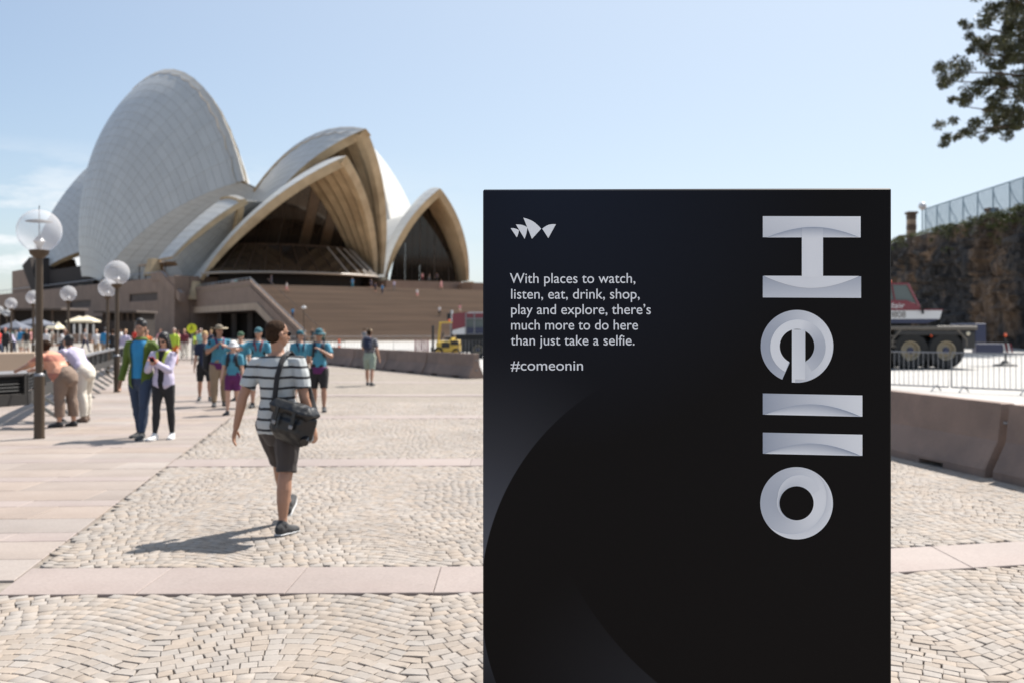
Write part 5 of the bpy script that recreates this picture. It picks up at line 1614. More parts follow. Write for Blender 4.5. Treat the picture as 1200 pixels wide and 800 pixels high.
class Fig:
    """joints of a figure that faces +Y, feet near the origin"""
    def __init__(s, H, lean=0, side=0, L=(0, 0, 4, 0), R=(0, 0, 4, 0), armL=None, armR=None, head=(0, 0, 0), build=1.0, twist=0, neck=0, foot=None):
        s.H = H; s.b = build; r = math.radians; s.k = H / 1.75
        k = s.k
        s.pel = Vector((0, 0, .53 * H))
        s.leg = {}
        for sd, (sw, kn, ab, fp) in ((-1, L), (1, R)):
            hip = s.pel + Vector((sd * .052 * H, 0, -.01 * H))
            d = Vector((sd * math.sin(r(ab)), math.sin(r(sw)), -math.cos(r(sw)))).normalized()
            knee = hip + d * .245 * H
            a2 = sw - kn
            d2 = Vector((sd * math.sin(r(ab * .4)), math.sin(r(a2)), -math.cos(r(a2)))).normalized()
            ank = knee + d2 * .245 * H
            fd = Vector((sd * .18, math.cos(r(fp)), math.sin(r(fp)))).normalized()
            s.leg[sd] = (hip, knee, ank, fd)
        mz = min(min(l[2].z, (l[2] + l[3] * .1 * H).z) for l in s.leg.values()) - .040 * H
        s.pel.z -= mz
        s.leg = {q: (a - Vector((0, 0, mz)), b_ - Vector((0, 0, mz)), c - Vector((0, 0, mz)), e) for q, (a, b_, c, e) in s.leg.items()}
        s.up = Vector((math.sin(r(side)), math.sin(r(lean)) * math.cos(r(side)), math.cos(r(lean)) * math.cos(r(side)))).normalized()
        tw = Matrix.Rotation(r(twist), 3, 'Z')
        s.rt = tw @ Vector((1, 0, 0)); s.rt = (s.rt - s.up * s.rt.dot(s.up)).normalized()
        s.fw = s.up.cross(s.rt).normalized()
        s.nb = s.pel + s.up * .30 * H
        nd = (s.up * 1.0 + Vector((0, 0, .5)) + s.fw * neck).normalized()
        s.hc = s.nb + nd * .098 * H
        s.nd = nd
        s.hm = Matrix.Rotation(r(-head[0]), 3, 'Z') @ Matrix.Rotation(r(-head[1]), 3, 'X') @ Matrix.Rotation(r(head[2]), 3, 'Y')
        s.arm = {}
        for sd, a in ((-1, armL), (1, armR)):
            sh = s.nb - s.up * .036 * H + s.rt * (sd * .103 * H * (0.6 + .4 * s.b))
            l1, l2 = .172 * H, .150 * H
            if a is None: a = ('fk', 3, 8, 12, 0)
            if a[0] == 'fk':
                _, sw, ab, el, inw = a
                u = Vector((sd * math.sin(r(ab)), math.sin(r(sw)) * math.cos(r(ab)), -math.cos(r(sw)) * math.cos(r(ab)))).normalized()
                e = sh + u * l1
                v = Vector((sd * math.sin(r(ab - inw)), math.sin(r(sw + el)), -math.cos(r(sw + el)))).normalized()
                w = e + v * l2
            else:
                _, tgt, pole = a
                tgt = Vector(tgt); dd = tgt - sh; D = min(dd.length, (l1 + l2) * .995)
                dn = dd.normalized(); ca = (l1 * l1 + D * D - l2 * l2) / (2 * l1 * D); ca = max(-1, min(1, ca))
                pl_ = Vector(pole); pl_ = (pl_ - dn * pl_.dot(dn)).normalized()
                e = sh + dn * l1 * ca + pl_ * l1 * math.sqrt(max(0, 1 - ca * ca)); w = sh + dn * D
            s.arm[sd] = (sh, e, w)
    def torso(s, g=0.0, lo=-.06, hi=.30, flare=0.0, mb=None, n=18, mi=0, open_=False, belly=0.0):
        H, k, b = s.H, s.k, s.b
        st = [(-.07, .088, .060), (-.02, .096, .066), (.04, .090, .062), (.09, .080, .056), (.14, .086, .061), (.20, .098, .066), (.245, .100, .062), (.272, .080, .052), (.30, .046, .040)]
        rg = []
        for z, rx, ry in st:
            if z < lo - .001 or z > hi + .001: continue
            f = 1 + (flare if z < .06 else 0)
            bl = belly * math.exp(-((z - .07) / .07) ** 2)
            rg.append((s.pel + s.up * z * H + s.fw * bl * .5 * H * .1, rx * H * b * .93 * f + g + bl * .02 * H, ry * H * b * f + g + bl * .035 * H))
        (sleeve if open_ else loft)(mb, rg, n=n, mi=mi, ref=s.fw)
    def limbs_leg(s, mb, sd, g=0.0, to=1.0, frm=0.0, mi=0, n=12, flare=0.0, open_=False):
        hip, knee, ank, fd = s.leg[sd]; H = s.H; b = (s.b + 1) / 2
        st = [(0, .052), (.12, .053), (.3, .047), (.42, .038), (.5, .034), (.56, .033), (.66, .035), (.78, .030), (.92, .021), (1.0, .021)]
        rg = []
        for t, r_ in st:
            if t < frm - .001 or t > to + .001: continue
            p = hip.lerp(knee, t * 2) if t <= .5 else knee.lerp(ank, (t - .5) * 2)
            if .55 < t < .85: p = p - Vector((0, .008 * H, 0))
            rg.append((p, r_ * H * b + g + flare * t))
        if rg[-1][0] is not None and to not in [q[0] for q in st]:
            p = hip.lerp(knee, to * 2) if to <= .5 else knee.lerp(ank, (to - .5) * 2)
            rg.append((p, rg[-1][1] * (1.0 if g else .98)))
        (sleeve if open_ else loft)(mb, rg, n=n, mi=mi, ref=(0, 1, 0))
    def limbs_arm(s, mb, sd, g=0.0, to=1.0, mi=0, n=10, frm=0.0, open_=False):
        sh, el, wr = s.arm[sd]; H = s.H; b = (s.b + 1) / 2
        st = [(0, .030), (.15, .0305), (.35, .027), (.5, .0235), (.62, .025), (.8, .020), (1.0, .0155)]
        rg = []
        for t, r_ in st:
            if t < frm - .001 or t > to + .001: continue
            rg.append((sh.lerp(el, t * 2) if t <= .5 else el.lerp(wr, (t - .5) * 2), r_ * H * b + g))
        if to not in [q[0] for q in st]:
            rg.append((sh.lerp(el, to * 2) if to <= .5 else el.lerp(wr, (to - .5) * 2), rg[-1][1]))
        if frm == 0: rg.insert(0, (s.nb - s.up * .030 * H + s.rt * (sd * .045 * H), .022 * H + g))
        (sleeve if open_ else loft)(mb, rg, n=n, mi=mi)
    def hand(s, mb, sd, curl=25, mi=0, fingers=True, pn=None):
        sh, el, wr = s.arm[sd]; k = s.k
        d = (wr - el).normalized()
        inn = Vector(pn) if pn else Vector((-sd, 0.15, 0))         # the palm looks this way
        inn = (inn - d * inn.dot(d)).normalized(); wd = d.cross(inn) * (1)      # across the palm
        if wd.y < 0: wd = -wd                                            # thumb side points forward
        kn = wr + d * .085 * k
        mb.tube([wr - d * .01, wr + d * .03 * k, wr + d * .06 * k, kn, kn + d * .008 * k], [(.019 * k, .022 * k), (.019 * k, .033 * k), (.017 * k, .040 * k), (.015 * k, .040 * k), (.010 * k, .034 * k)], n=10, mi=mi, ref=wd)
        if not fingers:
            mb.tube([kn, kn + d * .05 * k + inn * .02 * k, kn + d * .07 * k + inn * .04 * k], [(.012 * k, .036 * k), (.011 * k, .033 * k), (.007 * k, .028 * k)], n=8, mi=mi, ref=wd); return
        for q, (off, ln, c_) in enumerate(((.030, .070, .8), (.010, .078, .95), (-.011, .072, 1.1), (-.030, .056, 1.3))):
            p = kn + wd * off * k; a = math.radians(curl * c_); pts = [p - d * .012 * k]
            ang = a * .5; dirv = d
            for seg, fr in enumerate((.45, .32, .23)):
                dirv = d * math.cos(ang) + inn * math.sin(ang)
                pts.append(pts[-1] + dirv * (ln * fr * k + (.012 * k if seg == 0 else 0))); ang += a
            mb.tube(pts, [.0098 * k, .0093 * k, .0085 * k, .0070 * k], n=7, mi=mi)
        tb = wr + d * .028 * k + wd * .026 * k
        mb.tube([tb, tb + (d * .5 + wd * .8 + inn * .3).normalized() * .030 * k, tb + (d * .75 + wd * .55 + inn * .45).normalized() * .058 * k, tb + (d * .9 + wd * .4 + inn * .5).normalized() * .076 * k], [.014 * k, .0115 * k, .010 * k, .0075 * k], n=7, mi=mi)
    def head(s, mb, mi=0, detail=True):
        k = s.k; h = s.hm; c = s.hc
        T = lambda x, y, z: c + h @ Vector((x * k, y * k, z * k))
        loft(mb, [(s.nb - s.nd * .03 * s.H, .036 * s.H), (s.nb + s.nd * .02 * s.H, .031 * s.H), (T(0, -.012, -.05), .050 * k)], n=12, mi=mi)
        mb.ball(T(0, -.012, .035), (.074 * k, .094 * k, .084 * k), 18, 12, mi, rot=h)
        mb.ball(T(0, .018, -.018), (.064 * k, .070 * k, .085 * k), 16, 12, mi, rot=h)
        mb.ball(T(0, .040, -.070), (.040 * k, .040 * k, .036 * k), 12, 8, mi, rot=h)
        if detail:
            mb.tube([T(0, .086, .012), T(0, .098, -.012), T(0, .108, -.030), T(0, .090, -.040)], [.008 * k, .011 * k, .015 * k, .009 * k], n=7, mi=mi)
            for sd in (-1, 1):
                mb.ball(T(sd * .076, -.004, -.008), (.010 * k, .020 * k, .032 * k), 10, 8, mi, rot=h)
            mb.ball(T(0, .083, .028), (.045 * k, .012 * k, .010 * k), 10, 6, mi, rot=h)
            mb.ball(T(0, .084, -.055), (.024 * k, .012 * k, .012 * k), 10, 6, mi, rot=h)
    def foot(s, mb, sd, g=0.0, mi=0):
        hip, knee, ank, fd = s.leg[sd]; H = s.H
        up_ = Vector((0, 0, 1)); up_ = (up_ - fd * up_.dot(fd)).normalized()
        hl = ank - fd * .028 * H - up_ * .014 * H
        t = .112 * H
        loft(mb, [(hl, .019 * H + g, .024 * H + g), (ank + fd * .01 * H - up_ * .012 * H, .021 * H + g, .028 * H + g), (ank + fd * .05 * H - up_ * .022 * H, .026 * H + g, .018 * H + g), (ank + fd * t - up_ * .028 * H, .022 * H + g, .011 * H + g)], n=12, mi=mi, ref=up_)
    def sole(s, mb, sd, mi=0, g=0.006):
        hip, knee, ank, fd = s.leg[sd]; H = s.H
        up_ = Vector((0, 0, 1)); up_ = (up_ - fd * up_.dot(fd)).normalized()
        o = -up_ * .037 * H
        loft(mb, [(ank - fd * .036 * H + o, .020 * H + g, .007), (ank + o, .021 * H + g, .009), (ank + fd * .06 * H + o, .028 * H + g, .008), (ank + fd * .118 * H + o, .020 * H + g, .006)], n=12, mi=mi, ref=up_)

def child(me, parent, name=None, sm=True):
    o = bpy.data.objects.new(name or me.name, me); COL.objects.link(o); o.parent = parent; return o
def garment(parent, name, m, mb, voxel, wr=0.006, smooth=3, seed=0.0, ws=9.0):
    me = remesh(mb, voxel, smooth, wr, ws, seed, name=name, mats=[M(m)])
    return child(me, parent, name)

def person(loc, rz, fig, spec, label, group=None, vox=0.011):
    """body mesh is the top-level object; hair and clothes are its children"""
    f = fig; H = f.H; k = f.k
    mb = MB()
    f.torso(mb=mb)
    for sd in (-1, 1):
        f.limbs_leg(mb, sd); f.limbs_arm(mb, sd); f.hand(mb, sd, curl=spec.get('curl', 25), fingers=vox < .012, pn=spec.get('palm'))
        f.foot(mb, sd)
    f.head(mb)
    me = remesh(mb, min(vox, .009) if vox < .012 else vox, 2, name='person', mats=[M(spec.get('skin', 'skin'))])
    body = bpy.data.objects.new('person', me); COL.objects.link(body)
    body.location = loc; body.rotation_euler = (0, 0, rz)
    tag(body, label, 'person', group)
    T = lambda x, y, z: f.hc + f.hm @ Vector((x * k, y * k, z * k))
    # face
    if spec.get('face', True):
        mb = MB()
        for sd in (-1, 1): mb.ball(T(sd * .031, .078, .008), (.014 * k, .009 * k, .007 * k), 8, 6, rot=f.hm)
        for sd in (-1, 1): mb.ball(T(sd * .031, .083, .026), (.020 * k, .006 * k, .0035 * k), 8, 6, rot=f.hm)
        mb.build('eyes', M('eye_dark'), body, smooth=True)
        mb = MB(); mb.ball(T(0, .095, -.055), (.022 * k, .006 * k, .006 * k), 8, 6, rot=f.hm); mb.build('mouth', M('lip'), body, smooth=True)
    # hair
    hk = spec.get('hair', 'short'); hm_ = spec.get('hairmat', 'hair_black')
    if hk:
        mb = MB()
        if hk == 'crop':
            mb.ball(T(0, -.020, .043), (.0762 * k, .093 * k, .082 * k), 20, 14, rot=f.hm); mb.ball(T(0, -.045, -.005), (.069 * k, .062 * k, .072 * k), 16, 10, rot=f.hm)
        else:
            mb.ball(T(0, -.022, .052), (.083 * k, .100 * k, .088 * k), 20, 14, rot=f.hm); mb.ball(T(0, -.05, -.01), (.074 * k, .062 * k, .075 * k), 16, 10, rot=f.hm)
        if hk == 'tall': mb.ball(T(0.0, .02, .115), (.055 * k, .06 * k, .045 * k), 14, 10, rot=f.hm)
        if hk == 'long':
            loft(mb, [(T(0, -.03, .03), .085 * k, .085 * k), (T(0, -.05, -.08), .088 * k, .055 * k), (T(0, -.06, -.18), .085 * k, .04 * k), (T(0, -.06, -.25), .06 * k, .03 * k)], n=14, ref=f.hm @ Vector((0, 1, 0)))
            for sd in (-1, 1): loft(mb, [(T(sd * .06, .02, .05), .03 * k), (T(sd * .078, .02, -.06), .025 * k), (T(sd * .08, .03, -.16), .018 * k)], n=8)
        garment(body, 'hair', hm_, mb, vox, .004 if hk != 'crop' else .0015, 1, ws=30)
    if spec.get('glasses'):
        mb = MB()
        for sd in (-1, 1): mb.ball(T(sd * .033, .090, .010), (.029 * k, .008 * k, .020 * k), 12, 8, rot=f.hm)
        for sd in (-1, 1): mb.tube([T(sd * .058, .085, .014), T(sd * .080, .03, .012), T(sd * .080, -.01, .005)], .004 * k, n=5)
        mb.tube([T(-.01, .094, .014), T(.01, .094, .014)], .003 * k, n=4)
        mb.build('sunglasses', M('lens_dark'), body, smooth=True)
    ht = spec.get('hat')
    if ht:
        kind, hm1 = ht[0], ht[1]; mb = MB()
        mb.ball(T(0, -.014, .062), (.086 * k, .104 * k, .078 * k), 18, 12, rot=f.hm)
        if kind in ('wide', 'sun'):
            rb = .185 if kind == 'wide' else .145
            R_ = [(T(0, -.01, .052 if kind == 'wide' else .042), .09 * k, .11 * k)]
            ring = []
            for q in range(24):
                a = 2 * math.pi * q / 24; ring.append((math.cos(a), math.sin(a)))
            vs = []
            for rr_, zz in ((.075, .06), (rb * .6, .050), (rb, .052 if kind == 'wide' else .012)):
                for c_, s_ in ring:
                    vs.append(T(c_ * rr_, -.01 + s_ * rr_ * 1.08, zz + (.02 * abs(c_) ** 2 if kind == 'wide' and rr_ == rb else 0)))
            low = [v + f.hm @ Vector((0, 0, -.008 * k)) for v in vs]
            b2 = MB(); n_ = 24
            fs = [(l * n_ + q, l * n_ + (q + 1) % n_, (l + 1) * n_ + (q + 1) % n_, (l + 1) * n_ + q) for l in range(2) for q in range(n_)]
            b2.add(vs + low, fs + [tuple(i + 72 for i in t)[::-1] for t in fs] + [(48 + q, 48 + (q + 1) % n_, 120 + (q + 1) % n_, 120 + q) for q in range(n_)])
            b2.build('hat_brim', M(ht[2] if len(ht) > 2 else hm1), body, smooth=True)
        else:
            b2 = MB(); b2.ball(T(0, .10, .045), (.062 * k, .062 * k, .007 * k), 14, 6, rot=f.hm); b2.build('cap_peak', M(hm1), body, smooth=True)
        garment(body, 'hat', hm1, mb, max(vox, .009), .002, 1)
    # top
    tp = spec.get('top')
    if tp:
        mb = MB(); g = .013 * k
        f.torso(g=g, lo=tp.get('lo', -.07), mb=mb, flare=tp.get('flare', .03), belly=tp.get('belly', 0), hi=.30, **({'open_': True} if tp.get('cut', True) else {}))
        if tp.get('sleeve', .38) > 0:
            for sd in (-1, 1): f.limbs_arm(mb, sd, g=g + tp.get('sg', .006), to=tp.get('sleeve', .38), open_=True, mi=0)
        garment(body, tp.get('name', 'shirt'), tp['m'], mb, vox, tp.get('wr', .007), 3, seed=H * 7)
    bt = spec.get('bottom')
    if bt:
        mb = MB(); g = bt.get('g', .012) * k
        f.torso(g=g * .8, lo=-.07, hi=.045, mb=mb)
        for sd in (-1, 1): f.limbs_leg(mb, sd, g=g, to=bt.get('to', .96), open_=True, flare=bt.get('flare', 0))
        garment(body, bt.get('name', 'trousers'), bt['m'], mb, vox, bt.get('wr', .007), 3, seed=H * 3)
    jk = spec.get('jacket')
    if jk:   # open jacket: wraps back and sides, leaves the chest free
        mb = MB(); g = .030 * k
        f.torso(g=g, lo=jk.get('lo', -.07), mb=mb, flare=.06, hi=.272)
        for sd in (-1, 1): f.limbs_arm(mb, sd, g=.018 * k, to=.97, open_=True)
        me = remesh(mb, vox, 3, .010, 8, H, name='jacket', mats=[M(jk['m'])])
        bm = bmesh.new(); bm.from_mesh(me)
        op = jk.get('open', .055) * H
        kill = []
        for v in bm.verts:
            q = v.co - f.pel; lx = q.dot(f.rt); ly = q.dot(f.fw); lz = q.dot(f.up)
            if ly > .01 and abs(lx) < op * (.75 + .4 * min(1, max(0, lz / (.3 * H)))) and lz < .305 * H and (v.co - f.arm[1][2]).length > .12 and (v.co - f.arm[-1][2]).length > .12: kill.append(v)
        bmesh.ops.delete(bm, geom=kill, context='VERTS'); bm.to_mesh(me); bm.free()
        child(me, body, 'jacket')
    if spec.get('hem'):
        mb = MB(); 
        rg = [(f.pel + f.up * z * H, (.100 * f.b) * H + .018, (.068 * f.b) * H + .018) for z in (-.075, -.03, .01)]
        sleeve(mb, rg, n=18, ref=f.fw); garment(body, 'tied_jumper', spec['hem'], mb, vox, .008, 2)
    if spec.get('scarf'):
        mb = MB()
        for sd in (-1, 1):
            loft(mb, [(f.nb + f.rt * sd * .05 * H + f.fw * (-.02) * H, .018 * H), (f.nb + f.rt * sd * .045 * H + f.fw * .045 * H - f.up * .02 * H, .018 * H), (f.nb + f.rt * sd * .03 * H + f.fw * .078 * H - f.up * .08 * H, .013 * H), (f.nb + f.rt * sd * .028 * H + f.fw * .082 * H - f.up * spec.get('scarflen', .12) * H, .009 * H)], n=8)
        garment(body, 'scarf', spec['scarf'], mb, vox, .004, 1)
    # shoes
    sm_ = spec.get('shoe', ('c_shoe', 'c_sole'))
    for sd in (-1, 1):
        mb = MB(); f.foot(mb, sd, g=.008 * k)
        hip, knee, ank, fd = f.leg[sd]
        loft(mb, [(ank + Vector((0, 0, .012 * H)), .027 * H), (ank, .028 * H)], n=10)
        sh_ = garment(body, 'shoe', sm_[0], mb, max(.008, vox * .8), 0, 1)
        mb = MB(); f.sole(mb, sd); mb.build('sole', M(sm_[1]), sh_, smooth=True)
    return body

def g3(px, py): 
    g = G(px, py); return (g.x, g.y, 0.022)
R = math.radians
def axis_pt(body_loc, rz, p):
    return Vector(body_loc) + Matrix.Rotation(rz, 3, 'Z') @ Vector(p)

# 1. the walking man in the striped tee
f = Fig(1.725, lean=2, side=-1, L=(30, 8, -2, 26), R=(-9, 2, 1, -2), armL=('fk', -14, 19, 12, 6), armR=('fk', -4, 12, 24, 4), head=(38, 2, 0), build=1.0)
loc1 = (-1.925, 8.19, 0.024); rz1 = R(-10)
man = person(loc1, rz1, f, dict(skin='skin_tan', hair='crop', hairmat='hair_brown', glasses=True, curl=22,
    top=dict(m='tee_stripes', sleeve=.36, name='striped_shirt', lo=-.07, flare=.10, sg=.009, wr=.010), bottom=dict(m='c_shorts', to=.49, g=.020, name='shorts'), shoe=('c_shoe', 'c_sole')),
    'walking man seen from behind in black and white striped tee and dark shorts', vox=.0068)
# his shoulder bag and camera
def bag1():
    r = empty('shoulder_bag', loc1, rz1); tag(r, 'black leather shoulder bag slung on the back of the striped man', 'bag')
    c = Vector((.20, -.17, .92)); rot = Matrix.Rotation(R(14), 3, 'Y') @ Matrix.Rotation(R(-10), 3, 'Z')
    mb = MB(); mb.bbox(c + Vector((0, 0, -.02)), (.41, .17, .31), .08, rot=rot)
    mb.bbox(c + rot @ Vector((.02, -.07, -.03)), (.24, .06, .14), .03, rot=rot)
    me = remesh(mb, .010, 4, .010, 9, 3, name='bag_body', mats=[M('leather_black')]); child(me, r, 'bag_body')
    mb = MB(); mb.bbox(c + rot @ Vector((0.0, -.02, .10)), (.42, .21, .11), .05, rot=rot)
    me = remesh(mb, .009, 3, .009, 11, 8, name='flap', mats=[M('leather_black')]); child(me, r, 'flap')
    for x in (-.09, .07):
        mb = MB(); mb.box(c + rot @ Vector((x, -.125, .03)), (.03, .012, .15), rot=rot); mb.build('buckle_strap', M('leather_black'), r)
        mb = MB(); mb.bbox(c + rot @ Vector((x, -.135, -.02)), (.036, .012, .03), .004, rot=rot); mb.build('buckle', M('galv'), r)
    mb = MB()
    mb.tube([(.09, .02, 1.475), (.085, -.09, 1.44), (.06, -.155, 1.28), (.045, -.165, 1.12), (.02, -.17, 1.0)], [(.024, .004)] * 5, n=8, ref=(0, -1, .3)); mb.build('strap', M('c_black'), r, smooth=True)
    mb = MB()
    mb.tube([(.09, .02, 1.475), (.13, .12, 1.38), (.22, .13, 1.15), (.31, .02, 1.0), (.31, -.12, .95)], [(.024, .004)] * 5, n=8, ref=(0, -1, .3)); mb.build('strap', M('c_black'), r, smooth=True)
    q = empty('camera_with_lens', loc1, rz1); tag(q, 'grey camera hanging below the black shoulder bag', 'camera')
    mb = MB(); mb.bbox((.325, -.16, .80), (.075, .09, .10), .02); mb.build('camera_body', M('camera_grey'), q)
    mb = MB(); mb.tube([(.325, -.205, .80), (.335, -.27, .765)], [.038, .034], n=16); mb.build('lens', M('lens_dark'), q)
    mb = MB(); mb.tube([(.325, -.16, .85), (.31, -.15, .92)], .008, n=5); mb.build('wrist_strap', M('c_black'), q)
bag1()

# 2. man in the green jacket
f = Fig(1.80, L=(14, 4, 2, 0), R=(-8, 6, 1, 0), armL=('ik', (-.52, -.02, 1.28), (-.3, -.6, -1)), armR=('fk', -6, 15, 14, 2), head=(-4, 4, 0), build=.97)
person(g3(165, 515), R(172), f, dict(skin='skin_tan', hair='tall', hairmat='hair_black', top=dict(m='c_blue', sleeve=0, lo=-.045), jacket=dict(m='c_green', lo=-.07), bottom=dict(m='c_jeans', name='jeans'), shoe=('c_shoe', 'c_sole')),
       'man in open green jacket over bright blue shirt and dark jeans', vox=.0105)
# 3. woman with the phone
f = Fig(1.60, L=(-6, 4, 0, 0), R=(12, 4, 0, 0), armL=('ik', (.015, .27, 1.17), (-.7, -.3, -1)), armR=('ik', (.05, .27, 1.16), (.7, -.3, -1)), head=(8, 22, 0), build=.92)
lw_ = g3(192, 516); rw_ = R(176)
person(lw_, rw_, f, dict(skin='skin', hair='long', hairmat='hair_black', glasses=True, curl=50, top=dict(m='c_black', sleeve=0, lo=-.045), jacket=dict(m='c_lilac', lo=-.045, open=.030), scarf='c_lime', scarflen=.15,
       bottom=dict(m='c_black', g=.008), shoe=('c_white', 'c_white')), 'dark haired woman in lilac jacket looking at the red phone in her hands', vox=.0105)
r = empty('phone', lw_, rw_); tag(r, 'red mobile phone held by the woman in the lilac jacket', 'phone')
mb = MB(); mb.bbox((.03, .335, 1.20), (.085, .012, .15), .006, rot=Matrix.Rotation(R(-40), 3, 'X')); mb.build('phone_case', M('c_phone'), r)
mb = MB(); mb.box((.03, .335, 1.20), (.07, .0135, .135), rot=Matrix.Rotation(R(-40), 3, 'X')); mb.build('screen', M('lens_dark'), r)

# 4, 5. the pair leaning on the railing (they face left, away from the walk)
f = Fig(1.66, lean=48, L=(6, 8, 3, 0), R=(-4, 2, 3, 0), armL=('ik', (-.22, .80, .97), (-1, 0, -.6)), armR=('ik', (.16, .78, .97), (1, 0, -.6)), head=(0, -22, 0), build=1.22)
person((-7.62, 17.0, .022), R(72), f, dict(skin='skin', hair='short', hairmat='hair_brown', face=False, top=dict(m='coral_pattern', sleeve=.42, lo=-.045, belly=.8, flare=.08), bottom=dict(m='c_brown', to=.86, g=.024, flare=.01), shoe=('c_shoe', 'c_brown')),
       'person in coral patterned top and brown trousers bending over the railing', vox=.012)
f = Fig(1.74, lean=46, L=(-8, 2, 3, 0), R=(14, 14, 3, 0), armL=('ik', (-.2, .86, .97), (-1, 0, -.6)), armR=('ik', (.16, .86, .97), (1, 0, -.6)), head=(0, -18, 0), build=1.02)
person((-7.72, 18.0, .022), R(62), f, dict(skin='skin_tan', hair='short', hairmat='hair_black', face=False, top=dict(m='c_lilac', sleeve=.42, lo=-.02), bottom=dict(m='c_cream', g=.022, flare=.008), shoe=('c_brown', 'c_shoe')),
       'person in pale lilac shirt and cream trousers leaning on the railing', vox=.012)

# 6-10. the group in blue scout shirts
teal = dict(m='c_teal', sleeve=.36, lo=-.045)
def pack(loc, rz, H, m, label, s=1.0, y=-.20, x=0.0, z=None, straps=True):
    r = empty('backpack', loc, rz); tag(r, label, 'backpack'); k = H / 1.75
    z = z or .74 * H
    mb = MB(); mb.bbox((x, y, z), (.30 * s * k, .17 * s, .46 * s * k), .07); mb.bbox((x, y - .08 * s, z - .06), (.22 * s * k, .08, .22 * s * k), .03)
    me = remesh(mb, .014, 3, .008, 9, x, name='pack_body', mats=[M(m)]); child(me, r, 'pack_body')
    if straps:
        for sd in (-1, 1):
            mb = MB(); mb.tube([(x + sd * .09 * k, y + .05, z + .18 * k), (x + sd * .10 * k, .0, .845 * H), (x + sd * .10 * k, .125 * k, .79 * H), (x + sd * .115 * k, .12 * k, .69 * H), (x + sd * .15 * k, -.02, .63 * H)], [(.028, .007)] * 5, n=8, ref=(0, 0, 1))
            mb.build('strap', M(m), r, smooth=True)
l6 = g3(257, 477)
f = Fig(1.74, L=(-5, 2, 3, 0), R=(8, 4, 3, 0), armL=('fk', 0, 10, 20, 0), armR=('ik', (.08, .20, 1.32), (1, -.2, -.8)), head=(-20, 2, 0), build=1.08)
person(l6, R(205), f, dict(skin='skin_tan', hair='short', hairmat='hair_brown', hat=('wide', 'c_hat', 'c_hatbrim'), top=teal, hem='c_purple', scarf='c_purple', bottom=dict(m='c_khaki', g=.024), shoe=('c_shoe', 'c_shoe'), curl=60),
       'man in wide brimmed bush hat, blue scout shirt and khaki trousers', vox=.0135)
pack(l6, R(205), 1.74, 'c_black', 'big black bag hanging behind the man in the bush hat', s=1.25, x=.12, y=-.24, z=1.02)
l7 = g3(273, 487)
f = Fig(1.42, L=(0, 2, 3, 0), R=(5, 4, 3, 0), head=(0, 10, 0), build=.98)
person(l7, R(182), f, dict(skin='skin_pale', hair='short', hairmat='hair_blond', hat=('sun', 'c_white'), top=teal, hem='c_purple', scarf='c_navy', bottom=dict(m='c_purple', to=.40, g=.02, name='shorts'), shoe=('c_shoe', 'c_shoe')),
       'child in white sun hat and blue scout shirt with bare legs', vox=.0125)
pack(l7, R(182), 1.42, 'c_black', 'black backpack worn by the child in the white sun hat', s=.9)
l8 = g3(303, 478)
f = Fig(1.68, lean=6, L=(-3, 2, 4, 0), R=(10, 6, 3, 0), armR=('ik', (.62, .28, 1.30), (0, 0, -1)), armL=('fk', 10, 14, 30, 10), head=(14, 8, 0), build=1.02)
person(l8, R(190), f, dict(skin='skin', hair='short', hairmat='hair_brown', hat=('cap', 'c_tealhat'), top=teal, scarf='c_maroon', bottom=dict(m='c_black', to=.46, g=.02, name='shorts'), shoe=('c_shoe', 'c_shoe')),
       'scout in teal cap stretching one arm, left of the striped man', vox=.0135)
pack(l8, R(190), 1.68, 'c_black', 'black backpack on the scout with the outstretched arm')
l8b = g3(282, 470)
f = Fig(1.58, L=(-3, 2, 4, 0), R=(6, 6, 3, 0), head=(0, 6, 0))
person(l8b, R(178), f, dict(skin='skin', hair='short', hairmat='hair_brown', hat=('cap', 'c_dgreen'), top=teal, bottom=dict(m='c_black', to=.46, g=.02, name='shorts')),
       'scout in dark cap standing behind the child in the white hat', vox=.0135)
l8c = g3(240, 470)
f = Fig(1.60, L=(8, 4, 3, 0), R=(-6, 4, 3, 0))
person(l8c, R(200), f, dict(skin='skin', hair='short', hairmat='hair_blond', top=dict(m='c_navy', sleeve=.4), bottom=dict(m='c_black', to=.5, g=.02, name='shorts')),
       'fair haired person in dark clothes behind the man in the bush hat', vox=.0135)
l9 = g3(352, 474)
f = Fig(1.62, L=(4, 4, 3, 0), R=(-6, 4, 3, 0), head=(-30, 6, 0))
person(l9, R(200), f, dict(skin='skin', hair='short', hairmat='hair_brown', hat=('cap', 'c_tealhat'), top=teal, bottom=dict(m='c_black', to=.46, g=.02, name='shorts'), scarf='c_navy'),
       'scout in teal cap half hidden behind the right side of the striped man', vox=.0135)
l10 = g3(374, 483)
f = Fig(1.66, L=(9, 6, 2, 0), R=(-5, 2, 2, 0), armL=('ik', (-.07, .21, 1.24), (-1, -.2, -.8)), armR=('fk', -4, 12, 18, 0), head=(0, 4, 0), build=.98)
person(l10, R(184), f, dict(skin='skin_tan', hair='short', hairmat='hair_brown', hat=('sun', 'c_tealhat'), glasses=True, top=teal, hem='c_purple', scarf='c_navy', bottom=dict(m='c_black', to=.50, g=.024, name='shorts'), shoe=('c_shoe', 'c_grey'), curl=60),
       'teenager in teal bucket hat, blue scout shirt and black shorts, right of the striped man', vox=.0125)
pack(l10, R(184), 1.66, 'c_black', 'dark backpack on the teenager in the teal bucket hat', s=.85)
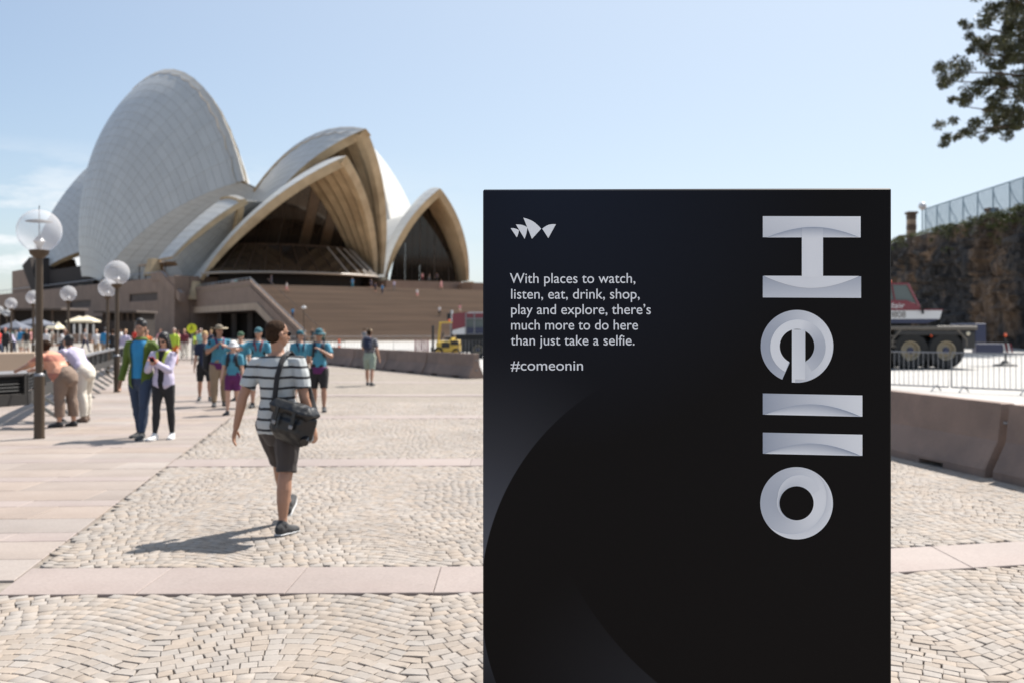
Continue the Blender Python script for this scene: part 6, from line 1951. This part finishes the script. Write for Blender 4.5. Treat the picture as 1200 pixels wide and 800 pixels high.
# 11. man walking away with the navy backpack
l11 = g3(433, 452)
f = Fig(1.68, L=(14, 4, 2, 0), R=(-10, 4, 2, 0), armL=('fk', 30, 14, 60, 10), armR=('fk', -6, 14, 10, 0), head=(-6, -6, 0), build=1.03)
person(l11, R(-8), f, dict(skin='skin', hair='short', hairmat='hair_brown', face=False, hat=('cap', 'c_khaki'), top=dict(m='grey_stripes', sleeve=.36), bottom=dict(m='c_sage', to=.48, g=.024, name='shorts'), shoe=('c_shoe', 'c_grey')),
       'man in grey striped shirt and pale shorts walking away near the barriers', vox=.0135)
pack(l11, R(-8), 1.68, 'c_navy', 'navy backpack on the man walking away near the barriers', s=.95)

# ------------------------------------------------------------------ small figures far off
def small_proto(kind):
    """one welded mesh; slots: skin, hair, top, bottom, shoes, forearm, lower leg"""
    cfg = dict(stand=dict(L=(1, 2, 3, 0), R=(-2, 2, 3, 0)), walk=dict(L=(22, 6, 1, 0), R=(-18, 8, 1, -15), armL=('fk', -20, 8, 15, 0), armR=('fk', 22, 8, 20, 0)),
               lean=dict(lean=24, L=(2, 2, 3, 0), R=(-4, 2, 3, 0), armL=('fk', 50, 8, 20, 0), armR=('fk', 50, 8, 20, 0)),
               photo=dict(L=(1, 2, 3, 0), R=(-2, 2, 4, 0), armL=('fk', 70, 20, 60, 30), armR=('fk', 70, 20, 60, 30)),
               climb=dict(lean=8, L=(45, 50, 2, 0), R=(-6, 4, 1, 0), armL=('fk', 15, 8, 15, 0), armR=('fk', -12, 8, 15, 0)))[kind]
    f = Fig(1.7, **cfg); mb = MB()
    f.head(mb, mi=0, detail=False)
    k = f.k; T = lambda x, y, z: f.hc + f.hm @ Vector((x * k, y * k, z * k))
    mb.ball(T(0, -.03, .05), (.085, .095, .088), 14, 10, 1); mb.ball(T(0, -.05, 0), (.075, .06, .08), 12, 8, 1)
    f.torso(g=.012, lo=-.02, mb=mb, mi=2); f.torso(g=.014, lo=-.07, hi=.0, mb=mb, mi=3)
    for sd in (-1, 1):
        f.limbs_arm(mb, sd, g=.012, to=.4, mi=2); f.limbs_arm(mb, sd, g=.004, frm=.35, mi=5); f.hand(mb, sd, mi=0, fingers=False)
        f.limbs_leg(mb, sd, g=.014, to=.5, mi=3); f.limbs_leg(mb, sd, g=.006, frm=.5, mi=6); f.foot(mb, sd, g=.01, mi=4)
    return remesh(mb, .022, 1, matmap=True, name='person', mats=[M('skin'), M('hair_brown'), M('c_white'), M('c_navy'), M('c_shoe'), M('skin'), M('skin')])
SP = {k_: small_proto(k_) for k_ in ('stand', 'walk', 'lean', 'photo', 'climb')}
def small(x, y, z, H, kind, face, top, bottom, label, group, hair='hair_brown', long_sleeve=False, long_leg=True, skin='skin'):
    o = bpy.data.objects.new('person', SP[kind]); COL.objects.link(o)
    o.location = (x, y, z); o.scale = (H / 1.7,) * 3; o.rotation_euler = (0, 0, R(face))
    ms_ = [skin, hair, top, bottom, 'c_shoe', top if long_sleeve else skin, bottom if long_leg else skin]
    for i, m_ in enumerate(ms_):
        o.material_slots[i].link = 'OBJECT'; o.material_slots[i].material = M(m_)
    tag(o, label, 'person', group)
    return o
GL = 'people crowding the left side of the square'
crowd = [  # px, Y, H, pose, facing, top, bottom, long leg, hair, label
 (6, 62, 1.72, 'stand', 200, 'c_black', 'c_black', 1, 'c_red', 'person in black with a red cap in the crowd at the left edge'),
 (16, 66, 1.66, 'lean', 90, 'c_lilac', 'c_navy', 1, 'hair_blond', 'fair haired person in lilac top bending at the railing on the far left'),
 (24, 68, 1.74, 'stand', 160, 'c_blue', 'c_cream', 0, 'hair_grey', 'grey haired person in bright blue top in the left crowd'),
 (31, 64, 1.70, 'stand', 210, 'c_black', 'c_cream', 0, 'hair_black', 'person in black top and bare legs just left of the nearest lamp pole'),
 (-2, 58, 1.72, 'walk', 250, 'c_red', 'c_jeans', 1, 'hair_brown', 'person in red top cut by the left edge of the view'),
 (11, 78, 1.75, 'stand', 30, 'c_mint', 'c_navy', 1, 'hair_brown', 'person in mint top deeper in the left crowd'),
 (20, 84, 1.62, 'walk', 120, 'c_white', 'c_grey', 1, 'hair_black', 'small person in white top deep in the left crowd'),
 (28, 88, 1.75, 'stand', 190, 'c_teal', 'c_khaki', 1, 'hair_brown', 'person in teal shirt deep in the left crowd under the grey parasol'),
 (36, 80, 1.70, 'walk', 80, 'c_pink', 'c_black', 1, 'hair_blond', 'person in pink top behind the nearest lamp pole'),
 (54, 60, 1.66, 'stand', 180, 'c_white', 'c_grey', 1, 'c_white', 'person with a white hat above the lilac shirt of the leaning pair'),
 (72, 55, 1.72, 'lean', 250, 'c_white', 'c_navy', 1, 'hair_black', 'person in white top behind the head of the leaning man'),
 (84, 42, 1.62, 'lean', 130, 'c_black', 'c_maroon', 1, 'hair_brown', 'long haired person in black top leaning at the railing below the cream parasols'),
 (113, 58, 1.66, 'walk', 200, 'c_white', 'c_khaki', 1, 'hair_blond', 'fair haired person in pale top left of the person in bright blue'),
 (123, 55, 1.74, 'stand', 10, 'c_blue', 'c_khaki', 1, 'hair_black', 'person in bright blue shirt seen from behind between two lamp poles'),
 (132, 52, 1.66, 'walk', 20, 'c_black', 'c_black', 0, 'hair_brown', 'person in black dress with bare legs beside the lamp pole'),
 (147, 46, 1.64, 'stand', 180, 'c_lilac', 'c_jeans', 1, 'hair_blond', 'fair haired person in lilac top at the shoulder of the green jacket'),
 (172, 44, 1.62, 'stand', 200, 'c_orange', 'c_black', 1, 'hair_brown', 'person in orange top between the couple'),
 (188, 60, 1.70, 'walk', 160, 'c_pink', 'c_grey', 1, 'hair_brown', 'person in pink top above the head of the woman with the phone'),
 (204, 47, 1.70, 'stand', 180, 'c_yellowgreen', 'c_orange', 1, 'hair_grey', 'person in yellow green vest and orange trousers right of the woman with the phone'),
 (209, 62, 1.62, 'walk', 110, 'c_pink', 'c_pink', 0, 'hair_brown', 'person in pink behind the brown railing'),
 (216, 58, 1.66, 'stand', 190, 'c_maroon', 'c_cream', 1, 'hair_blond', 'fair haired person in maroon top behind the brown railing'),
 (228, 56, 1.62, 'lean', 230, 'c_yellowgreen', 'c_grey', 1, 'hair_brown', 'person in yellow green top under the round road sign'),
 (235, 53, 1.68, 'stand', 170, 'c_mint', 'c_mint', 1, 'hair_grey', 'grey haired person in pale mint shirt beside the round road sign'),
 (247, 58, 1.60, 'stand', 150, 'c_navy', 'c_navy', 1, 'hair_blond', 'fair haired person behind the bush hat'),
 (100, 74, 1.7, 'walk', 250, 'c_grey', 'c_navy', 1, 'hair_black', 'person in grey top walking below the cream parasols'),
 (142, 80, 1.7, 'walk', 90, 'c_white', 'c_navy', 1, 'hair_brown', 'person in white top far behind the lamp poles'),
 (158, 90, 1.65, 'stand', 180, 'c_red', 'c_black', 1, 'hair_black', 'person in red top far behind the green jacket'),
 (61, 95, 1.7, 'stand', 150, 'c_cream', 'c_brown', 1, 'hair_black', 'person in cream top by the kiosk on the left'),
 (48, 98, 1.65, 'walk', 250, 'c_orange', 'c_navy', 1, 'hair_brown', 'person in orange top far behind the nearest lamp pole'),
]
for px, Y, H, kd_, fc, tp_, bt_, ll, hr, lb in crowd:
    small((px - 600) / F * Y, Y, .02, H, kd_, fc, tp_, bt_, lb, GL, hair=hr, long_leg=bool(ll), long_sleeve=(px % 3 == 0))
# on the steps and the terrace
def step_point(px, py):
    """where the sight line meets the flight of steps or the terrace"""
    for Y in np.arange(120, 215, .25):
        x = (px - 600) / F * Y; z = CZ + (HZ - py) / F * Y
        q = Vector((x, Y, 0)) - O0; v = q.dot(nv)
        if v < -27: surf = 0.02
        elif v < 0: surf = (math.floor((v + 27) / going) + 1) * rise
        elif q.dot(eu) > 36 and v > 24: surf = DZ + 2.7
        else: surf = DZ
        if z <= surf: return Vector((x, Y, surf))
        if Y > 214: break
    return Vector((x, Y, surf))
GS = 'people on the steps and terrace'
steps_people = [
 (318, 334, 'stand', 90, 'c_navy', 'c_navy', 1, 'person in dark blue on the terrace near the left end of the glass'),
 (336, 343, 'walk', 100, 'c_white', 'c_pink', 0, 'person in white top walking along the top of the steps, far left'),
 (343, 374, 'climb', 10, 'c_blue', 'c_navy', 1, 'person in blue climbing beside the stair balustrade'),
 (413, 338, 'stand', 180, 'c_blue', 'c_teal', 1, 'person in bright blue alone at the top of the steps under the glass canopy'),
 (429, 336, 'stand', 170, 'c_blue', 'c_navy', 1, 'leftmost of the blue shirted cluster at the top of the steps'),
 (435, 339, 'walk', 200, 'c_navy', 'c_navy', 0, 'person in navy in the middle of the cluster at the top of the steps'),
 (440, 343, 'stand', 160, 'c_navy', 'c_black', 0, 'front person of the cluster at the top of the steps'),
 (448, 345, 'walk', 180, 'c_blue', 'c_navy', 1, 'person in blue at the right end of the cluster at the top of the steps'),
 (454, 332, 'stand', 40, 'c_black', 'c_black', 1, 'person in black behind the cluster, at the foot of the right sail'),
 (462, 340, 'stand', 180, 'c_lilac', 'c_grey', 1, 'person in pale lilac right of the cluster at the top of the steps'),
 (489, 350, 'walk', 190, 'c_white', 'c_pink', 0, 'person in white top coming down the middle of the steps'),
 (495, 331, 'stand', 180, 'c_pink', 'c_maroon', 1, 'person in pink on the plinth under the right sail'),
 (503, 333, 'walk', 100, 'c_black', 'c_grey', 1, 'person in black under the right sail'),
 (512, 336, 'stand', 180, 'c_navy', 'c_black', 1, 'person in navy at the right of the top steps'),
 (517, 340, 'walk', 220, 'c_pink', 'c_pink', 0, 'person in pink beside the one in navy at the top steps'),
 (515, 371, 'stand', 180, 'c_white', 'c_black', 1, 'person in white top and black trousers on the lower steps above the forklift'),
 (539, 368, 'climb', 0, 'c_pink', 'c_cream', 0, 'person in pink on the lower steps above the maroon truck'),
 (366, 405, 'stand', 200, 'c_black', 'c_black', 1, 'dark figure at the foot of the stair balustrade'),
 (262, 334, 'lean', 200, 'c_white', 'c_teal', 1, 'person in white leaning on the terrace rail left of the glass'),
 (267, 334, 'stand', 180, 'c_mint', 'c_navy', 1, 'person in mint on the terrace by the left foot of the sail'),
 (249, 335, 'stand', 170, 'c_grey', 'c_black', 1, 'person in grey on the terrace beside the sail foot'),
]
for px, py, kd_, fc, tp_, bt_, ll, lb in steps_people:
    p = step_point(px, py)
    if px in (249, 262, 267):
        q = UV(2.0, 30 if px == 249 else (17 if px == 262 else 15), DZ); p = Vector((q.x, q.y, DZ))
    small(p.x, p.y, p.z, 1.72 + .04 * math.sin(px), kd_, fc, tp_, bt_, lb, GS, long_leg=bool(ll))
for px, Y, kd_, fc, tp_, bt_, ll, lb, gr in [(379, 86, 'photo', 170, 'c_dgreen', 'c_black', 1, 'person in dark green by the far fence right of the teenager', None),
        (427, 84, 'stand', 0, 'c_grey', 'c_navy', 1, 'person in grey by the far fence left of the man walking away', None),
        (545, 58.9, 'stand', 180, 'c_white', 'c_navy', 1, 'worker in white beside the maroon truck', None)]:
    small((px - 600) / F * Y, Y, .02, 1.7, kd_, fc, tp_, bt_, lb, gr, long_leg=bool(ll))
